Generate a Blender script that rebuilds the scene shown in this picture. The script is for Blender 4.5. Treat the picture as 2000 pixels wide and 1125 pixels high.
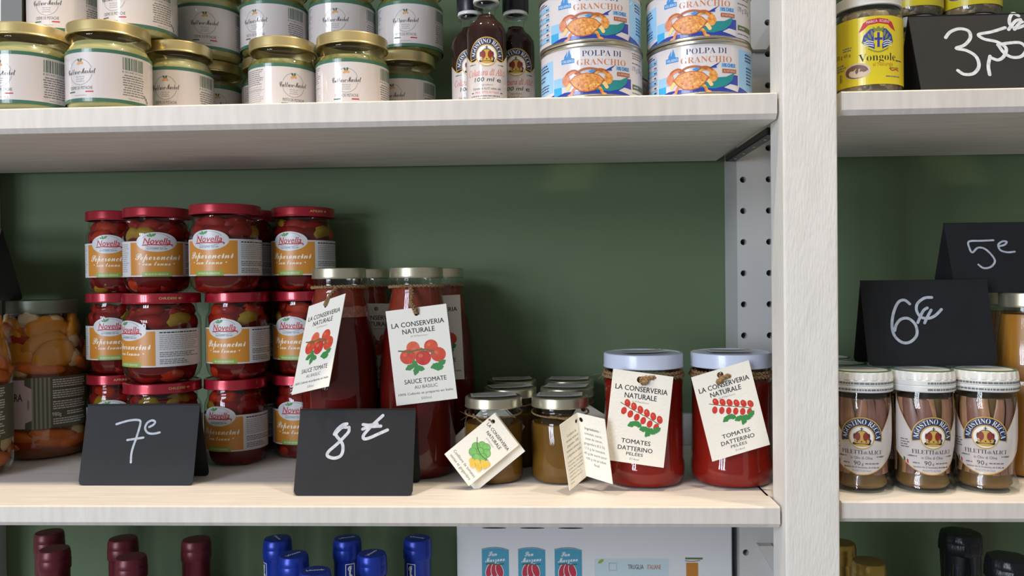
import bpy, bmesh, math, random
from mathutils import Vector, Matrix
from mathutils.geometry import tessellate_polygon

random.seed(7)
sc = bpy.context.scene
for o in list(bpy.data.objects):
    bpy.data.objects.remove(o)
COL = sc.collection
PI = math.pi

def lin(c):
    return tuple(((v / 255) / 12.92 if v / 255 <= .04045 else ((v / 255 + .055) / 1.055) ** 2.4) for v in c)

# ------------------------------------------------------------------ camera
YAW, PITCH, ROLL = 0.0443, -0.0113, -0.01099
cyaw, syaw = math.cos(YAW), math.sin(YAW)
fwd = Vector((-syaw * math.cos(PITCH), cyaw * math.cos(PITCH), math.sin(PITCH)))
rgt = Vector((cyaw, syaw, 0)); upv = rgt.cross(fwd)
r2 = rgt * math.cos(ROLL) + upv * math.sin(ROLL)
u2 = upv * math.cos(ROLL) - rgt * math.sin(ROLL)
cam = bpy.data.cameras.new('camera'); cam.sensor_width = 36; cam.lens = 1550 / 2000 * 36
cam.clip_start = .02
camo = bpy.data.objects.new('camera', cam); COL.objects.link(camo)
camo.matrix_world = Matrix(((r2.x, u2.x, -fwd.x, 0), (r2.y, u2.y, -fwd.y, -.674), (r2.z, u2.z, -fwd.z, .1939), (0, 0, 0, 1)))
sc.camera = camo

# ------------------------------------------------------------------ world and light
world = bpy.data.worlds.new('world'); sc.world = world; world.use_nodes = True
bg = world.node_tree.nodes['Background']
bg.inputs[0].default_value = (*lin((226, 226, 224)), 1); bg.inputs[1].default_value = .34
sc.view_settings.view_transform = 'Standard'; sc.view_settings.look = 'None'
sc.view_settings.gamma = 1; sc.view_settings.use_curve_mapping = False
sc.view_settings.exposure = 0.03

def area(name, loc, target, sx, sy, watts, col):
    l = bpy.data.lights.new(name, 'AREA'); l.shape = 'RECTANGLE'; l.size = sx; l.size_y = sy
    l.energy = watts; l.color = lin(col)
    o = bpy.data.objects.new(name, l); COL.objects.link(o); o.location = loc
    o.rotation_euler = (Vector(target) - Vector(loc)).to_track_quat('-Z', 'Z').to_euler()
    return o
# shop window, six panes of daylight, to the left behind the photographer
WC = Vector((-1.75, -2.25, .62)); WT = Vector((-.1, .12, .16))
wn = (WT - WC).normalized(); wr = wn.cross(Vector((0, 0, 1))).normalized(); wu = wr.cross(wn)
for i in (-1, 0, 1):
    for j in (-.5, .5):
        c = WC + wr * i * .34 + wu * j * .86
        area('window_daylight', c, c + wn, .24, .78, 17, (232, 240, 255))
# warm ceiling lamps in a row along the shelves
for x in (-.62, .12, .86):
    area('ceiling_lamp_light', (x, -.36, 1.95), (x, -.02, .2), .09, .09, 15.5, (255, 232, 200))

# ------------------------------------------------------------------ materials
MATS = {}
def mat(name, col, rough=.5, metal=0, spec=.5, noise=None, bump=None, coat=0):
    """noise=(scale,(sx,sy,sz),colour2,contrast)  bump=(scale,(sx,sy,sz),strength,distance)"""
    if name in MATS: return MATS[name]
    m = bpy.data.materials.new(name); m.use_nodes = True; nt = m.node_tree
    b = nt.nodes['Principled BSDF']
    b.inputs['Base Color'].default_value = (*lin(col), 1); b.inputs['Roughness'].default_value = rough
    b.inputs['Metallic'].default_value = metal; b.inputs['Specular IOR Level'].default_value = spec
    if coat: b.inputs['Coat Weight'].default_value = coat; b.inputs['Coat Roughness'].default_value = .03
    tc = None
    def coords(s):
        nonlocal tc
        tc = tc or nt.nodes.new('ShaderNodeTexCoord')
        mp = nt.nodes.new('ShaderNodeMapping'); mp.inputs['Scale'].default_value = s
        nt.links.new(tc.outputs['Object'], mp.inputs[0]); return mp
    if noise:
        s, sv, c2, k = noise
        n = nt.nodes.new('ShaderNodeTexNoise'); n.inputs['Scale'].default_value = s; n.inputs['Detail'].default_value = 6
        nt.links.new(coords(sv).outputs[0], n.inputs['Vector'])
        r = nt.nodes.new('ShaderNodeValToRGB')
        r.color_ramp.elements[0].position = .5 - k; r.color_ramp.elements[1].position = .5 + k
        r.color_ramp.elements[0].color = (*lin(c2), 1); r.color_ramp.elements[1].color = (*lin(col), 1)
        nt.links.new(n.outputs[0], r.inputs[0]); nt.links.new(r.outputs[0], b.inputs['Base Color'])
    if bump:
        s, sv, st, d = bump
        n = nt.nodes.new('ShaderNodeTexNoise'); n.inputs['Scale'].default_value = s; n.inputs['Detail'].default_value = 5
        nt.links.new(coords(sv).outputs[0], n.inputs['Vector'])
        bp = nt.nodes.new('ShaderNodeBump'); bp.inputs['Strength'].default_value = st; bp.inputs['Distance'].default_value = d
        nt.links.new(n.outputs[0], bp.inputs['Height']); nt.links.new(bp.outputs[0], b.inputs['Normal'])
    MATS[name] = m
    return m

def glass(name, tint=(250, 252, 250), rough=.015, f0=.045):
    """thin clear container wall: see-through with Schlick reflection"""
    if name in MATS: return MATS[name]
    m = bpy.data.materials.new(name); m.use_nodes = True; nt = m.node_tree
    nt.nodes.remove(nt.nodes['Principled BSDF']); out = nt.nodes['Material Output']
    t = nt.nodes.new('ShaderNodeBsdfTransparent'); t.inputs[0].default_value = (*lin(tint), 1)
    g = nt.nodes.new('ShaderNodeBsdfGlossy'); g.inputs['Roughness'].default_value = rough
    lw = nt.nodes.new('ShaderNodeLayerWeight'); lw.inputs[0].default_value = .5
    p = nt.nodes.new('ShaderNodeMath'); p.operation = 'POWER'; p.inputs[1].default_value = 4.5
    ml = nt.nodes.new('ShaderNodeMath'); ml.operation = 'MULTIPLY_ADD'; ml.inputs[1].default_value = .8; ml.inputs[2].default_value = f0
    nt.links.new(lw.outputs['Facing'], p.inputs[0]); nt.links.new(p.outputs[0], ml.inputs[0])
    mx = nt.nodes.new('ShaderNodeMixShader')
    nt.links.new(ml.outputs[0], mx.inputs[0]); nt.links.new(t.outputs[0], mx.inputs[1]); nt.links.new(g.outputs[0], mx.inputs[2])
    nt.links.new(mx.outputs[0], out.inputs[0]); MATS[name] = m
    return m

def speckle(name, cols, scale, rough=.45, bump=.0, stretch=(1, 1, 1)):
    """cellular patches of several colours (food pieces seen through glass)"""
    if name in MATS: return MATS[name]
    m = bpy.data.materials.new(name); m.use_nodes = True; nt = m.node_tree; b = nt.nodes['Principled BSDF']
    b.inputs['Roughness'].default_value = rough
    tc = nt.nodes.new('ShaderNodeTexCoord'); mp = nt.nodes.new('ShaderNodeMapping'); mp.inputs['Scale'].default_value = stretch
    nt.links.new(tc.outputs['Object'], mp.inputs[0])
    v = nt.nodes.new('ShaderNodeTexVoronoi'); v.inputs['Scale'].default_value = scale
    nt.links.new(mp.outputs[0], v.inputs['Vector'])
    sx = nt.nodes.new('ShaderNodeSeparateColor'); nt.links.new(v.outputs['Color'], sx.inputs[0])
    r = nt.nodes.new('ShaderNodeValToRGB'); r.color_ramp.interpolation = 'CONSTANT'
    while len(r.color_ramp.elements) < len(cols): r.color_ramp.elements.new(.5)
    for i, c in enumerate(cols):
        r.color_ramp.elements[i].position = i / len(cols); r.color_ramp.elements[i].color = (*lin(c), 1)
    nt.links.new(sx.outputs[0], r.inputs[0]); nt.links.new(r.outputs[0], b.inputs['Base Color'])
    if bump:
        bp = nt.nodes.new('ShaderNodeBump'); bp.inputs['Strength'].default_value = bump; bp.inputs['Distance'].default_value = .003
        bp.invert = True
        nt.links.new(v.outputs['Distance'], bp.inputs['Height']); nt.links.new(bp.outputs[0], b.inputs['Normal'])
    MATS[name] = m
    return m

wood = mat('whitewashed_wood', (236, 232, 226), .55, noise=(9, (1.6, 24, 24), (215, 211, 206), .24), bump=(30, (4, 40, 40), .25, .0006))
wood_saw = mat('whitewashed_edge', (222, 216, 208), .6, noise=(40, (3.2, .4, .5), (198, 194, 188), .3), bump=(60, (4, 1, 1.2), .25, .0005))
post_m = mat('rough_sawn_white_timber', (230, 227, 221), .65, noise=(60, (1.2, 1.2, .4), (216, 213, 207), .4), bump=(520, (1, 1, .2), .7, .0008))
upright_m = mat('painted_grey_white_timber', (196, 196, 193), .5, noise=(12, (1, 1, .4), (184, 184, 182), .3))
green_m = mat('green_painted_panel', (92, 110, 80), .62, spec=.3, noise=(5, (1, 1, 1), (88, 106, 77), .4), bump=(900, (1, 1, 1), .08, .0003))
black_steel = mat('black_steel', (30, 31, 32), .4, .6)
clear = glass('clear_glass')
amberglass = glass('amber_clear_glass', (244, 240, 226))
gold_lid = mat('gold_lid_metal', (224, 204, 146), .3, .85)
silver_lid = mat('silver_lid_metal', (196, 190, 166), .33, .85)
red_lid = mat('red_lid_metal', (158, 26, 44), .28, .35, coat=.4)
blue_lid = mat('pale_blue_white_lid', (206, 214, 234), .3, 0, coat=.3)
white_lid = mat('white_lid_enamel', (214, 216, 214), .35, 0, coat=.2)
green_rim = mat('green_lid_rim', (70, 110, 80), .4)
olive_lid = mat('olive_grey_lid', (98, 106, 88), .4, .2)
paper_gloss = mat('glossy_label_paper', (204, 197, 195), .4, spec=.4, coat=1)
paper = mat('label_paper', (204, 204, 200), .45)
card = mat('textured_tag_card', (240, 236, 224), .7, bump=(420, (1, 1, 1), .5, .0006))
ink = mat('black_ink', (34, 32, 34), .6)
greyink = mat('grey_ink', (112, 110, 112), .6)
softink = mat('soft_grey_ink', (158, 156, 156), .6)
twine_m = mat('jute_twine', (164, 132, 92), .9, noise=(300, (1, 1, 1), (116, 88, 58), .4))
slate = mat('black_sign_plastic', (43, 44, 46), .55, spec=.15, noise=(40, (1, 1, 1), (37, 38, 40), .4))
chalk = mat('white_chalk_marker', (208, 213, 220), .7, noise=(260, (1, 1, 1), (160, 167, 178), .3))
tin = mat('tin_metal', (186, 182, 168), .3, .9)
def ic(name, c, rough=.5): return mat('ink_' + name, c, rough)

# ------------------------------------------------------------------ mesh helpers
def mesh(name, verts, faces, mats, idx=None, smooth=False, sharp=.6):
    me = bpy.data.meshes.new(name); me.from_pydata(verts, [], faces)
    for m in (mats if isinstance(mats, (list, tuple)) else [mats]): me.materials.append(m)
    if idx:
        me.polygons.foreach_set('material_index', idx)
    if smooth:
        me.polygons.foreach_set('use_smooth', [True] * len(me.polygons)); me.update()
        me.set_sharp_from_angle(angle=sharp)
    me.update()
    return me

def obj(name, me, parent=None, loc=(0, 0, 0), rot=(0, 0, 0), label=None, cat=None, group=None, kind=None):
    o = bpy.data.objects.new(name, me); COL.objects.link(o); o.location = loc; o.rotation_euler = rot
    if parent: o.parent = parent
    if label: o['label'] = label
    if cat: o['category'] = cat
    if group: o['group'] = group
    if kind: o['kind'] = kind
    return o

def thing(name, label, cat, loc=(0, 0, 0), rz=0, group=None, scale=(1, 1, 1)):
    o = obj(name, None, None, loc, (0, 0, rz), label, cat, group); o.scale = scale
    o.empty_display_size = .02
    return o

def lathe(profile, seg=56, rf=None):
    """profile (r,z) in millimetres bottom to top -> verts (metres), faces"""
    V, F, rows = [], [], []
    for r, z in profile:
        if r < 1e-6:
            rows.append([len(V)]); V.append((0, 0, z * .001))
        else:
            row = []
            for k in range(seg):
                a = 2 * PI * k / seg; q = r * (rf(a, z) if rf else 1)
                row.append(len(V)); V.append((q * math.sin(a) * .001, -q * math.cos(a) * .001, z * .001))
            rows.append(row)
    for a, b in zip(rows[:-1], rows[1:]):
        if len(a) == 1 and len(b) == 1: continue
        for k in range(seg):
            k2 = (k + 1) % seg
            if len(a) == 1: F.append((a[0], b[k2], b[k]))
            elif len(b) == 1: F.append((a[k], a[k2], b[0]))
            else: F.append((a[k], a[k2], b[k2], b[k]))
    return V, F

def lathe_mesh(name, profile, m, seg=56, rf=None, sharp=.6):
    V, F = lathe(profile, seg, rf)
    return mesh(name, V, F, m, smooth=True, sharp=sharp)

def prism(poly, z0, z1, axis='z', ch=0):
    """extrude a polygon; axis z: poly is (x,y); axis y: poly is (x,z) and z0..z1 are y; axis x: poly is (y,z)"""
    n = len(poly)
    put = {'z': lambda p, h: (p[0], p[1], h), 'y': lambda p, h: (p[0], h, p[1]), 'x': lambda p, h: (h, p[0], p[1])}[axis]
    V = [put(p, z0) for p in poly] + [put(p, z1) for p in poly]
    F = [tuple(range(n)), tuple(range(2 * n - 1, n - 1, -1))] + [(i, i + n, (i + 1) % n + n, (i + 1) % n) for i in range(n)]
    return V, F

def fixn(me):
    bm = bmesh.new(); bm.from_mesh(me); bmesh.ops.recalc_face_normals(bm, faces=bm.faces); bm.to_mesh(me); bm.free(); me.update()
    return me

def box(x0, x1, y0, y1, z0, z1):
    return prism([(x0, y0), (x1, y0), (x1, y1), (x0, y1)], z0, z1)

def bevel_box(name, x0, x1, y0, y1, z0, z1, m, w=.002, seg=2):
    V, F = box(x0, x1, y0, y1, z0, z1)
    bm = bmesh.new(); vs = [bm.verts.new(v) for v in V]
    for f in F: bm.faces.new([vs[i] for i in f])
    bmesh.ops.recalc_face_normals(bm, faces=bm.faces)
    bmesh.ops.bevel(bm, geom=bm.edges[:], offset=w, segments=seg, affect='EDGES', profile=.6)
    me = bpy.data.meshes.new(name); bm.to_mesh(me); bm.free(); me.materials.append(m)
    return me

def tube(pts, r, seg=7, closed=False):
    pts = [Vector(p) for p in pts]; V, F = [], []; n = len(pts)
    for i, p in enumerate(pts):
        a = pts[i - 1] if (i or closed) else p
        b = pts[(i + 1) % n] if (i < n - 1 or closed) else p
        t = (b - a).normalized(); s = t.cross(Vector((.13, .21, .97))).normalized(); w = t.cross(s)
        rr = r[i] if isinstance(r, (list, tuple)) else r
        for k in range(seg):
            an = 2 * PI * k / seg; V.append(tuple(p + (s * math.cos(an) + w * math.sin(an)) * rr))
    for i in range(n if closed else n - 1):
        j = (i + 1) % n
        for k in range(seg):
            k2 = (k + 1) % seg; F.append((i * seg + k, i * seg + k2, j * seg + k2, j * seg + k))
    if not closed:
        F.append(tuple(range(seg - 1, -1, -1))); F.append(tuple(range((n - 1) * seg, n * seg)))
    return V, F

def join(parts):
    V, F = [], []
    for v, f in parts:
        o = len(V); V += v; F += [tuple(i + o for i in q) for q in f]
    return V, F

def twine(path, closed, r=.0011, turns=None):
    """two strands twisted round each other along a path"""
    pts = [Vector(p) for p in path]; n = len(pts); out = []
    for s in (0, PI):
        q = []
        for i, p in enumerate(pts):
            a = pts[i - 1] if (i or closed) else p; b = pts[(i + 1) % n] if (i < n - 1 or closed) else p
            t = (b - a).normalized(); u = t.cross(Vector((.1, .2, .97))).normalized(); w = t.cross(u)
            an = s + i * (turns * 2 * PI / n if turns else 1.1)
            q.append(p + (u * math.cos(an) + w * math.sin(an)) * r * .8)
        out.append(tube(q, r * .75, 6, closed))
    return join(out)

def smooth_pts(pts, k=6, closed=False):
    out = []; n = len(pts)
    for i in range(n if closed else n - 1):
        p0 = pts[i - 1] if (i or closed) else pts[0]; p1 = pts[i]; p2 = pts[(i + 1) % n]
        p3 = pts[(i + 2) % n] if (i + 2 < n or closed) else pts[-1]
        for j in range(k):
            t = j / k
            out.append(tuple(.5 * (2 * p1[d] + (p2[d] - p0[d]) * t + (2 * p0[d] - 5 * p1[d] + 4 * p2[d] - p3[d]) * t * t + (3 * p1[d] - p0[d] - 3 * p2[d] + p3[d]) * t ** 3) for d in range(len(p1))))
    if not closed: out.append(tuple(pts[-1]))
    return out

def az(x, y):
    """turn towards someone standing in front of the shelves"""
    return math.atan2(-x, y + .674)

# ------------------------------------------------------------------ flat print (labels, lettering)
GLYPHS = {
    'S': 'A650:-5 8 -4 20 26 25 57 54 83 106 313 685 328 684 603 44 637 19 652 20 652 8 349 8 349 20 389 21 421 38 433 68 382 206 148 206 100 72 110 40 140 22 182 20 182 8;160 233 369 233 263 486|C697:382 -5 320 0 262 15 210 39 164 72 125 113 93 161 69 215 55 275 50 340 55 404 69 463 93 517 125 565 165 605 212 638 265 662 323 677 386 682 485 665 577 637 604 643 623 662 630 684 642 685 642 467 631 468 609 522 577 572 538 614 494 646 446 665 394 671 287 633 224 520 203 337 226 165 296 60 413 24 497 39 577 82 638 147 655 132 582 59 491 11|D738:38 8 38 19 84 25 113 54 121 110 119 594 98 642 54 662 30 661 30 670 330 667 438 657 527 629 596 582 646 518 676 437 686 340 648 156 533 47 339 11;394 34 446 61 485 106 512 167 528 246 533 341 511 514 444 620 333 656 288 648 266 622 260 574 266 59 287 33 308 27|E658:29 8 29 18 80 23 101 37 121 82 121 589 101 641 56 662 32 660 32 670 586 670 586 484 578 485 569 535 546 581 513 614 469 635 412 648 282 643 262 598 264 358 331 359 367 372 394 393 415 424 436 505 445 506 445 184 435 185 416 275 385 315 338 336 265 339 263 76 279 43 342 30 433 38 504 61 560 104 604 168 618 204 632 206 592 8|F602:31 8 32 19 82 28 102 43 120 90 120 592 99 638 55 659 29 660 29 670 578 670 578 484 569 485 553 552 519 604 465 636 389 651 274 641 260 594 264 360 325 361 361 374 389 395 410 426 430 507 442 508 442 184 431 185 411 274 390 306 362 327 325 340 263 341 264 77 279 44 328 20 374 19 374 8|G756:399 -4 332 1 271 15 216 39 168 71 128 111 95 158 71 213 57 274 52 341 57 406 71 465 95 519 127 566 167 606 213 638 265 663 322 677 383 682 490 666 591 640 629 683 643 685 643 466 631 467 600 538 552 600 495 644 432 668 397 671 290 633 227 521 206 339 212 241 229 160 259 95 299 47 350 18 410 8 475 19 510 52 521 105 518 221 497 262 448 279 418 279 418 287 737 287 737 278 689 273 661 245 653 192 655 49 573 21 486 2|H779:31 8 31 19 81 26 102 40 120 86 120 595 100 639 57 660 32 660 32 670 352 670 351 660 286 646 263 607 263 365 517 365 513 622 482 653 428 660 428 670 747 670 746 660 696 651 667 621 658 565 660 88 678 42 722 19 747 19 747 8 428 8 428 19 478 25 498 38 518 84 517 337 263 337 262 86 281 39 326 19 352 19 352 8|I388:28 8 29 19 79 28 112 57 123 111 121 606 101 645 55 661 28 660 28 670 356 670 356 660 304 655 271 629 261 577 269 62 301 29 357 19 358 8|L635:31 8 31 19 81 26 102 40 120 86 120 596 100 640 57 660 32 660 32 670 364 670 364 660 291 649 264 608 266 66 293 37 394 32 473 49 534 85 581 144 615 221 628 223 591 8|N735:605 -6 155 531 150 83 169 38 213 18 240 19 240 8 35 8 36 19 98 32 121 74 123 582 52 658 36 660 35 670 228 668 586 241 585 621 554 652 501 660 501 670 706 670 706 660 656 653 636 639 619 594 620 -8|O782:341 -2 255 21 181 65 120 126 77 203 55 291 55 386 77 474 120 551 182 613 258 657 346 680 442 680 528 657 602 614 662 553 705 477 728 388 728 291 705 203 662 127 600 65 524 21 436 -2;395 7 496 45 557 157 576 339 571 437 554 519 527 584 489 632 442 661 386 671 285 633 224 521 205 339 210 241 227 160 255 94 292 46 339 17|P622:31 8 31 19 81 26 102 40 120 86 120 595 100 639 57 660 32 660 32 670 394 665 454 657 495 645 551 609 586 559 598 494 591 444 572 402 539 366 493 339 434 323 263 314 262 86 281 39 326 19 352 19 352 8;263 334 347 335 384 347 413 369 432 399 443 440 443 539 434 579 418 611 395 635 361 649 286 647 266 627 260 594|R704:31 8 31 19 81 26 102 40 120 86 120 595 100 639 57 660 32 660 32 670 413 662 486 648 541 625 580 592 602 551 610 498 594 430 547 379 458 336 667 29 706 19 707 8 509 10 305 326 263 324 262 86 281 39 326 19 352 19 352 8;263 340 352 341 393 354 424 377 446 409 459 450 463 500 449 583 405 636 335 653 288 646 266 622 260 575|S581:72 -8 72 227 86 226 101 165 127 109 158 66 196 36 241 17 294 11 363 26 390 46 410 71 426 133 416 179 387 217 341 248 195 322 123 383 102 416 89 452 88 531 110 594 150 642 206 672 317 680 446 651 468 657 483 685 497 686 497 483 486 484 464 549 425 606 375 648 319 670 255 670 201 643 171 595 170 539 196 493 276 441 440 358 485 319 511 276 524 198 511 124 473 64 413 21 334 -1 104 24 85 -6|T630:145 8 145 19 198 25 220 39 240 86 239 653 171 651 126 635 89 608 61 572 42 527 36 481 24 481 24 670 603 670 603 480 593 481 567 574 501 636 385 653 383 85 404 37 452 17 480 18 480 8|V637:322 -10 42 632 6 658 -12 660 -13 670 306 670 306 660 242 653 219 628 229 560 385 202 539 609 527 643 474 662 453 661 453 670 650 670 649 660 617 656 587 628 559 574 336 -10|o501:211 -1 140 26 86 77 51 146 39 229 51 313 86 383 140 433 210 460 290 460 359 434 413 384 449 315 461 229 449 144 413 75 360 25 291 -1;251 6 280 11 304 28 327 71 338 229 330 367 319 407 303 434 280 450 251 456 221 450 197 434 181 407 165 308 175 71 197 28 221 11|n567:35 8 36 18 75 31 89 82 84 414 65 440 37 445 36 454 212 454 216 388 267 431 311 455 362 463 428 447 468 399 481 314 486 46 505 22 532 17 533 8 309 8 310 17 337 21 356 46 361 82 357 371 340 404 302 415 268 408 237 388 210 354 214 46 232 22 259 17 260 8|g487:159 -195 112 -186 76 -171 51 -153 37 -133 32 -111 39 -87 63 -66 113 -39 72 -6 52 18 46 45 57 85 92 120 163 164 93 209 56 256 44 316 55 369 86 412 135 444 198 461 271 461 346 442 464 445 464 407 390 405 419 335 421 277 402 231 366 195 317 172 175 158 141 122 148 81 174 66 350 56 408 40 442 13 457 -29 459 -55 452 -96 433 -130 400 -159 352 -180 292 -194;259 178 280 192 302 240 306 355 294 415 280 436 259 449 210 449 188 436 166 389 161 273 174 213 189 191 210 178;239 -184 327 -175 383 -147 403 -98 391 -63 357 -45 140 -41 103 -83 102 -129 135 -163 196 -182|l297:35 8 36 18 76 31 89 82 85 631 68 656 39 661 38 670 213 670 215 46 232 22 259 17 260 8|a512:379 -4 341 2 319 21 301 62 245 25 196 5 143 -2 88 10 53 44 41 94 47 132 67 164 100 193 217 247 305 277 305 387 286 428 247 449 181 447 154 433 146 401 172 343 165 319 145 301 98 297 74 310 62 335 62 372 82 407 120 436 174 456 241 463 304 459 351 447 385 427 407 399 420 361 434 46 472 45 475 51 479 43 450 19 416 2;237 40 291 72 306 90 302 261 223 235 180 188 165 126 171 80 192 49|e448:229 -4 162 9 106 46 65 107 43 187 43 277 66 353 108 412 166 450 234 463 285 457 327 439 362 410 389 369 405 319 413 254 166 254 178 141 223 75 296 52 339 60 377 83 403 117 413 107 363 48 301 9;165 279 308 278 305 392 284 437 240 453 195 435 170 383|i295:133 552 104 568 88 597 88 631 104 660 133 677 167 677 196 660 212 631 212 597 195 568 167 552;35 8 36 18 76 31 89 82 85 417 67 440 39 444 39 454 213 454 215 46 232 22 259 17 260 8|d551:208 -4 148 9 99 46 62 103 42 177 43 267 64 349 102 411 155 450 217 463 258 457 293 440 336 407 341 618 323 649 271 661 270 670 467 670 468 70 485 43 517 35 518 23 402 13 339 -6 336 68 292 26 254 3;273 34 322 69 343 111 343 362 327 397 279 427 227 423 201 405 184 376 166 288 166 169 183 83 200 55 225 37|u558:156 0 127 12 106 32 91 60 79 145 74 411 56 439 26 445 25 454 203 454 202 91 228 51 263 42 296 48 325 64 350 94 345 413 325 440 291 445 290 454 474 454 477 64 497 42 527 37 528 26 410 15 347 -6 344 70 294 29 247 4 223 -2|t340:184 -3 124 9 106 23 94 43 83 107 80 423 38 423 40 442 185 600 197 621 207 623 207 454 301 454 301 423 207 423 213 71 235 51 276 56 299 76 310 100 320 95 286 43 241 8|r428:35 8 36 18 76 31 89 82 84 418 66 440 39 444 39 454 209 454 214 365 264 421 307 453 347 463 388 455 412 431 420 396 414 367 396 349 356 343 295 396 263 394 232 366 213 317 213 60 230 29 285 17 286 8|v456:218 -6 42 425 16 445 4 444 4 454 236 454 236 445 206 445 187 432 183 398 275 171 370 405 361 430 338 445 311 445 311 454 446 454 445 445 416 434 377 367 232 -6',
    'I': 'C701:270 -11 219 0 174 19 134 45 100 77 73 117 54 161 42 211 41 315 69 411 119 501 188 581 270 645 338 679 407 700 478 707 564 695 641 675 665 686 675 700 695 700 654 495 633 495 629 570 617 606 596 636 568 657 532 670 447 670 367 641 292 586 230 510 184 418 159 314 156 260 162 193 180 136 209 90 248 55 296 35 352 28 438 42 519 84 594 153 613 136 527 51 482 22 433 1 381 -11|A690:-126 0 -122 19 -79 26 -38 48 160 271 530 707 550 707 527 64 545 36 584 22 612 19 609 0 329 0 333 19 391 28 406 39 422 82 429 235 180 230 53 71 49 41 64 26 117 19 112 0;213 272 431 272 443 546|o522:157 -12 111 -7 71 8 39 33 14 66 -1 105 -3 190 21 266 64 336 122 397 191 443 263 468 348 466 388 451 422 427 447 393 462 354 465 274 446 206 387 109 303 34 255 8 207 -7;195 20 247 48 294 96 349 195 377 303 379 337 370 397 341 433 294 445 261 440 229 424 167 364 116 273 87 172 86 92 106 45 143 20|l257:21 -5 -1 25 20 148 151 644 145 668 109 682 87 683 89 701 254 721 83 74 91 54 101 51 122 59 182 122 198 107 142 41 90 2 67 -8|a509:50 -9 13 16 -8 64 -6 150 28 261 56 315 92 364 134 408 180 443 226 464 273 471 309 465 333 447 346 417 359 460 435 460 332 58 347 52 364 59 420 119 434 107 382 41 334 1 291 -12 268 -7 255 8 250 34 284 175 211 71 144 9 110 -7;122 49 154 59 226 130 302 269 326 383 320 417 303 438 275 445 244 440 214 423 156 359 87 181 79 109 84 76 98 56|t278:49 -12 22 -6 6 11 10 92 98 421 29 421 33 442 93 465 149 513 202 584 225 584 187 453 272 453 264 421 179 421 89 67 97 48 107 46 126 54 185 118 200 101 148 38 98 1|u542:50 -10 22 6 8 36 28 172 83 395 77 416 20 428 23 446 189 468 186 440 88 80 91 62 101 52 138 52 185 81 264 171 338 303 389 460 467 460 367 70 376 50 387 48 410 57 469 125 483 111 434 43 383 2 331 -12 303 -6 287 11 283 62 327 228 232 94 189 48 148 14 108 -5|r333:-19 0 83 386 77 409 19 423 22 442 183 470 185 458 133 267 205 380 263 448 309 471 341 458 353 421 346 389 326 366 287 359 261 377 253 399 175 297 111 164 61 0|d528:91 -12 61 -8 35 2 15 20 -10 74 -11 142 24 251 91 357 171 433 240 465 286 471 321 467 346 456 361 437 409 659 390 674 347 677 352 696 512 721 348 66 359 47 372 45 393 53 456 120 472 107 392 17 346 -9 323 -12 295 -6 278 11 272 40 300 167 231 67 164 8 129 -7;153 44 208 82 296 212 339 333 344 404 321 440 295 447 262 442 229 426 165 363 112 265 80 160 78 94 92 61 118 43|i264:157 593 133 624 138 662 169 687 208 682 232 650 227 611 196 588;49 -12 22 -6 5 12 5 79 89 393 82 414 26 428 30 445 190 470 191 441 86 77 95 51 107 48 130 57 193 125 208 110 153 42 100 2|c444:148 -12 105 -7 68 8 39 34 17 69 3 111 1 195 32 293 96 380 152 426 199 451 247 466 326 469 371 450 394 417 391 367 361 342 323 344 309 358 328 431 313 443 259 440 225 426 164 372 117 292 91 202 91 124 114 68 132 49 155 38 182 34 233 44 286 73 339 122 355 105 287 40 218 1',
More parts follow.
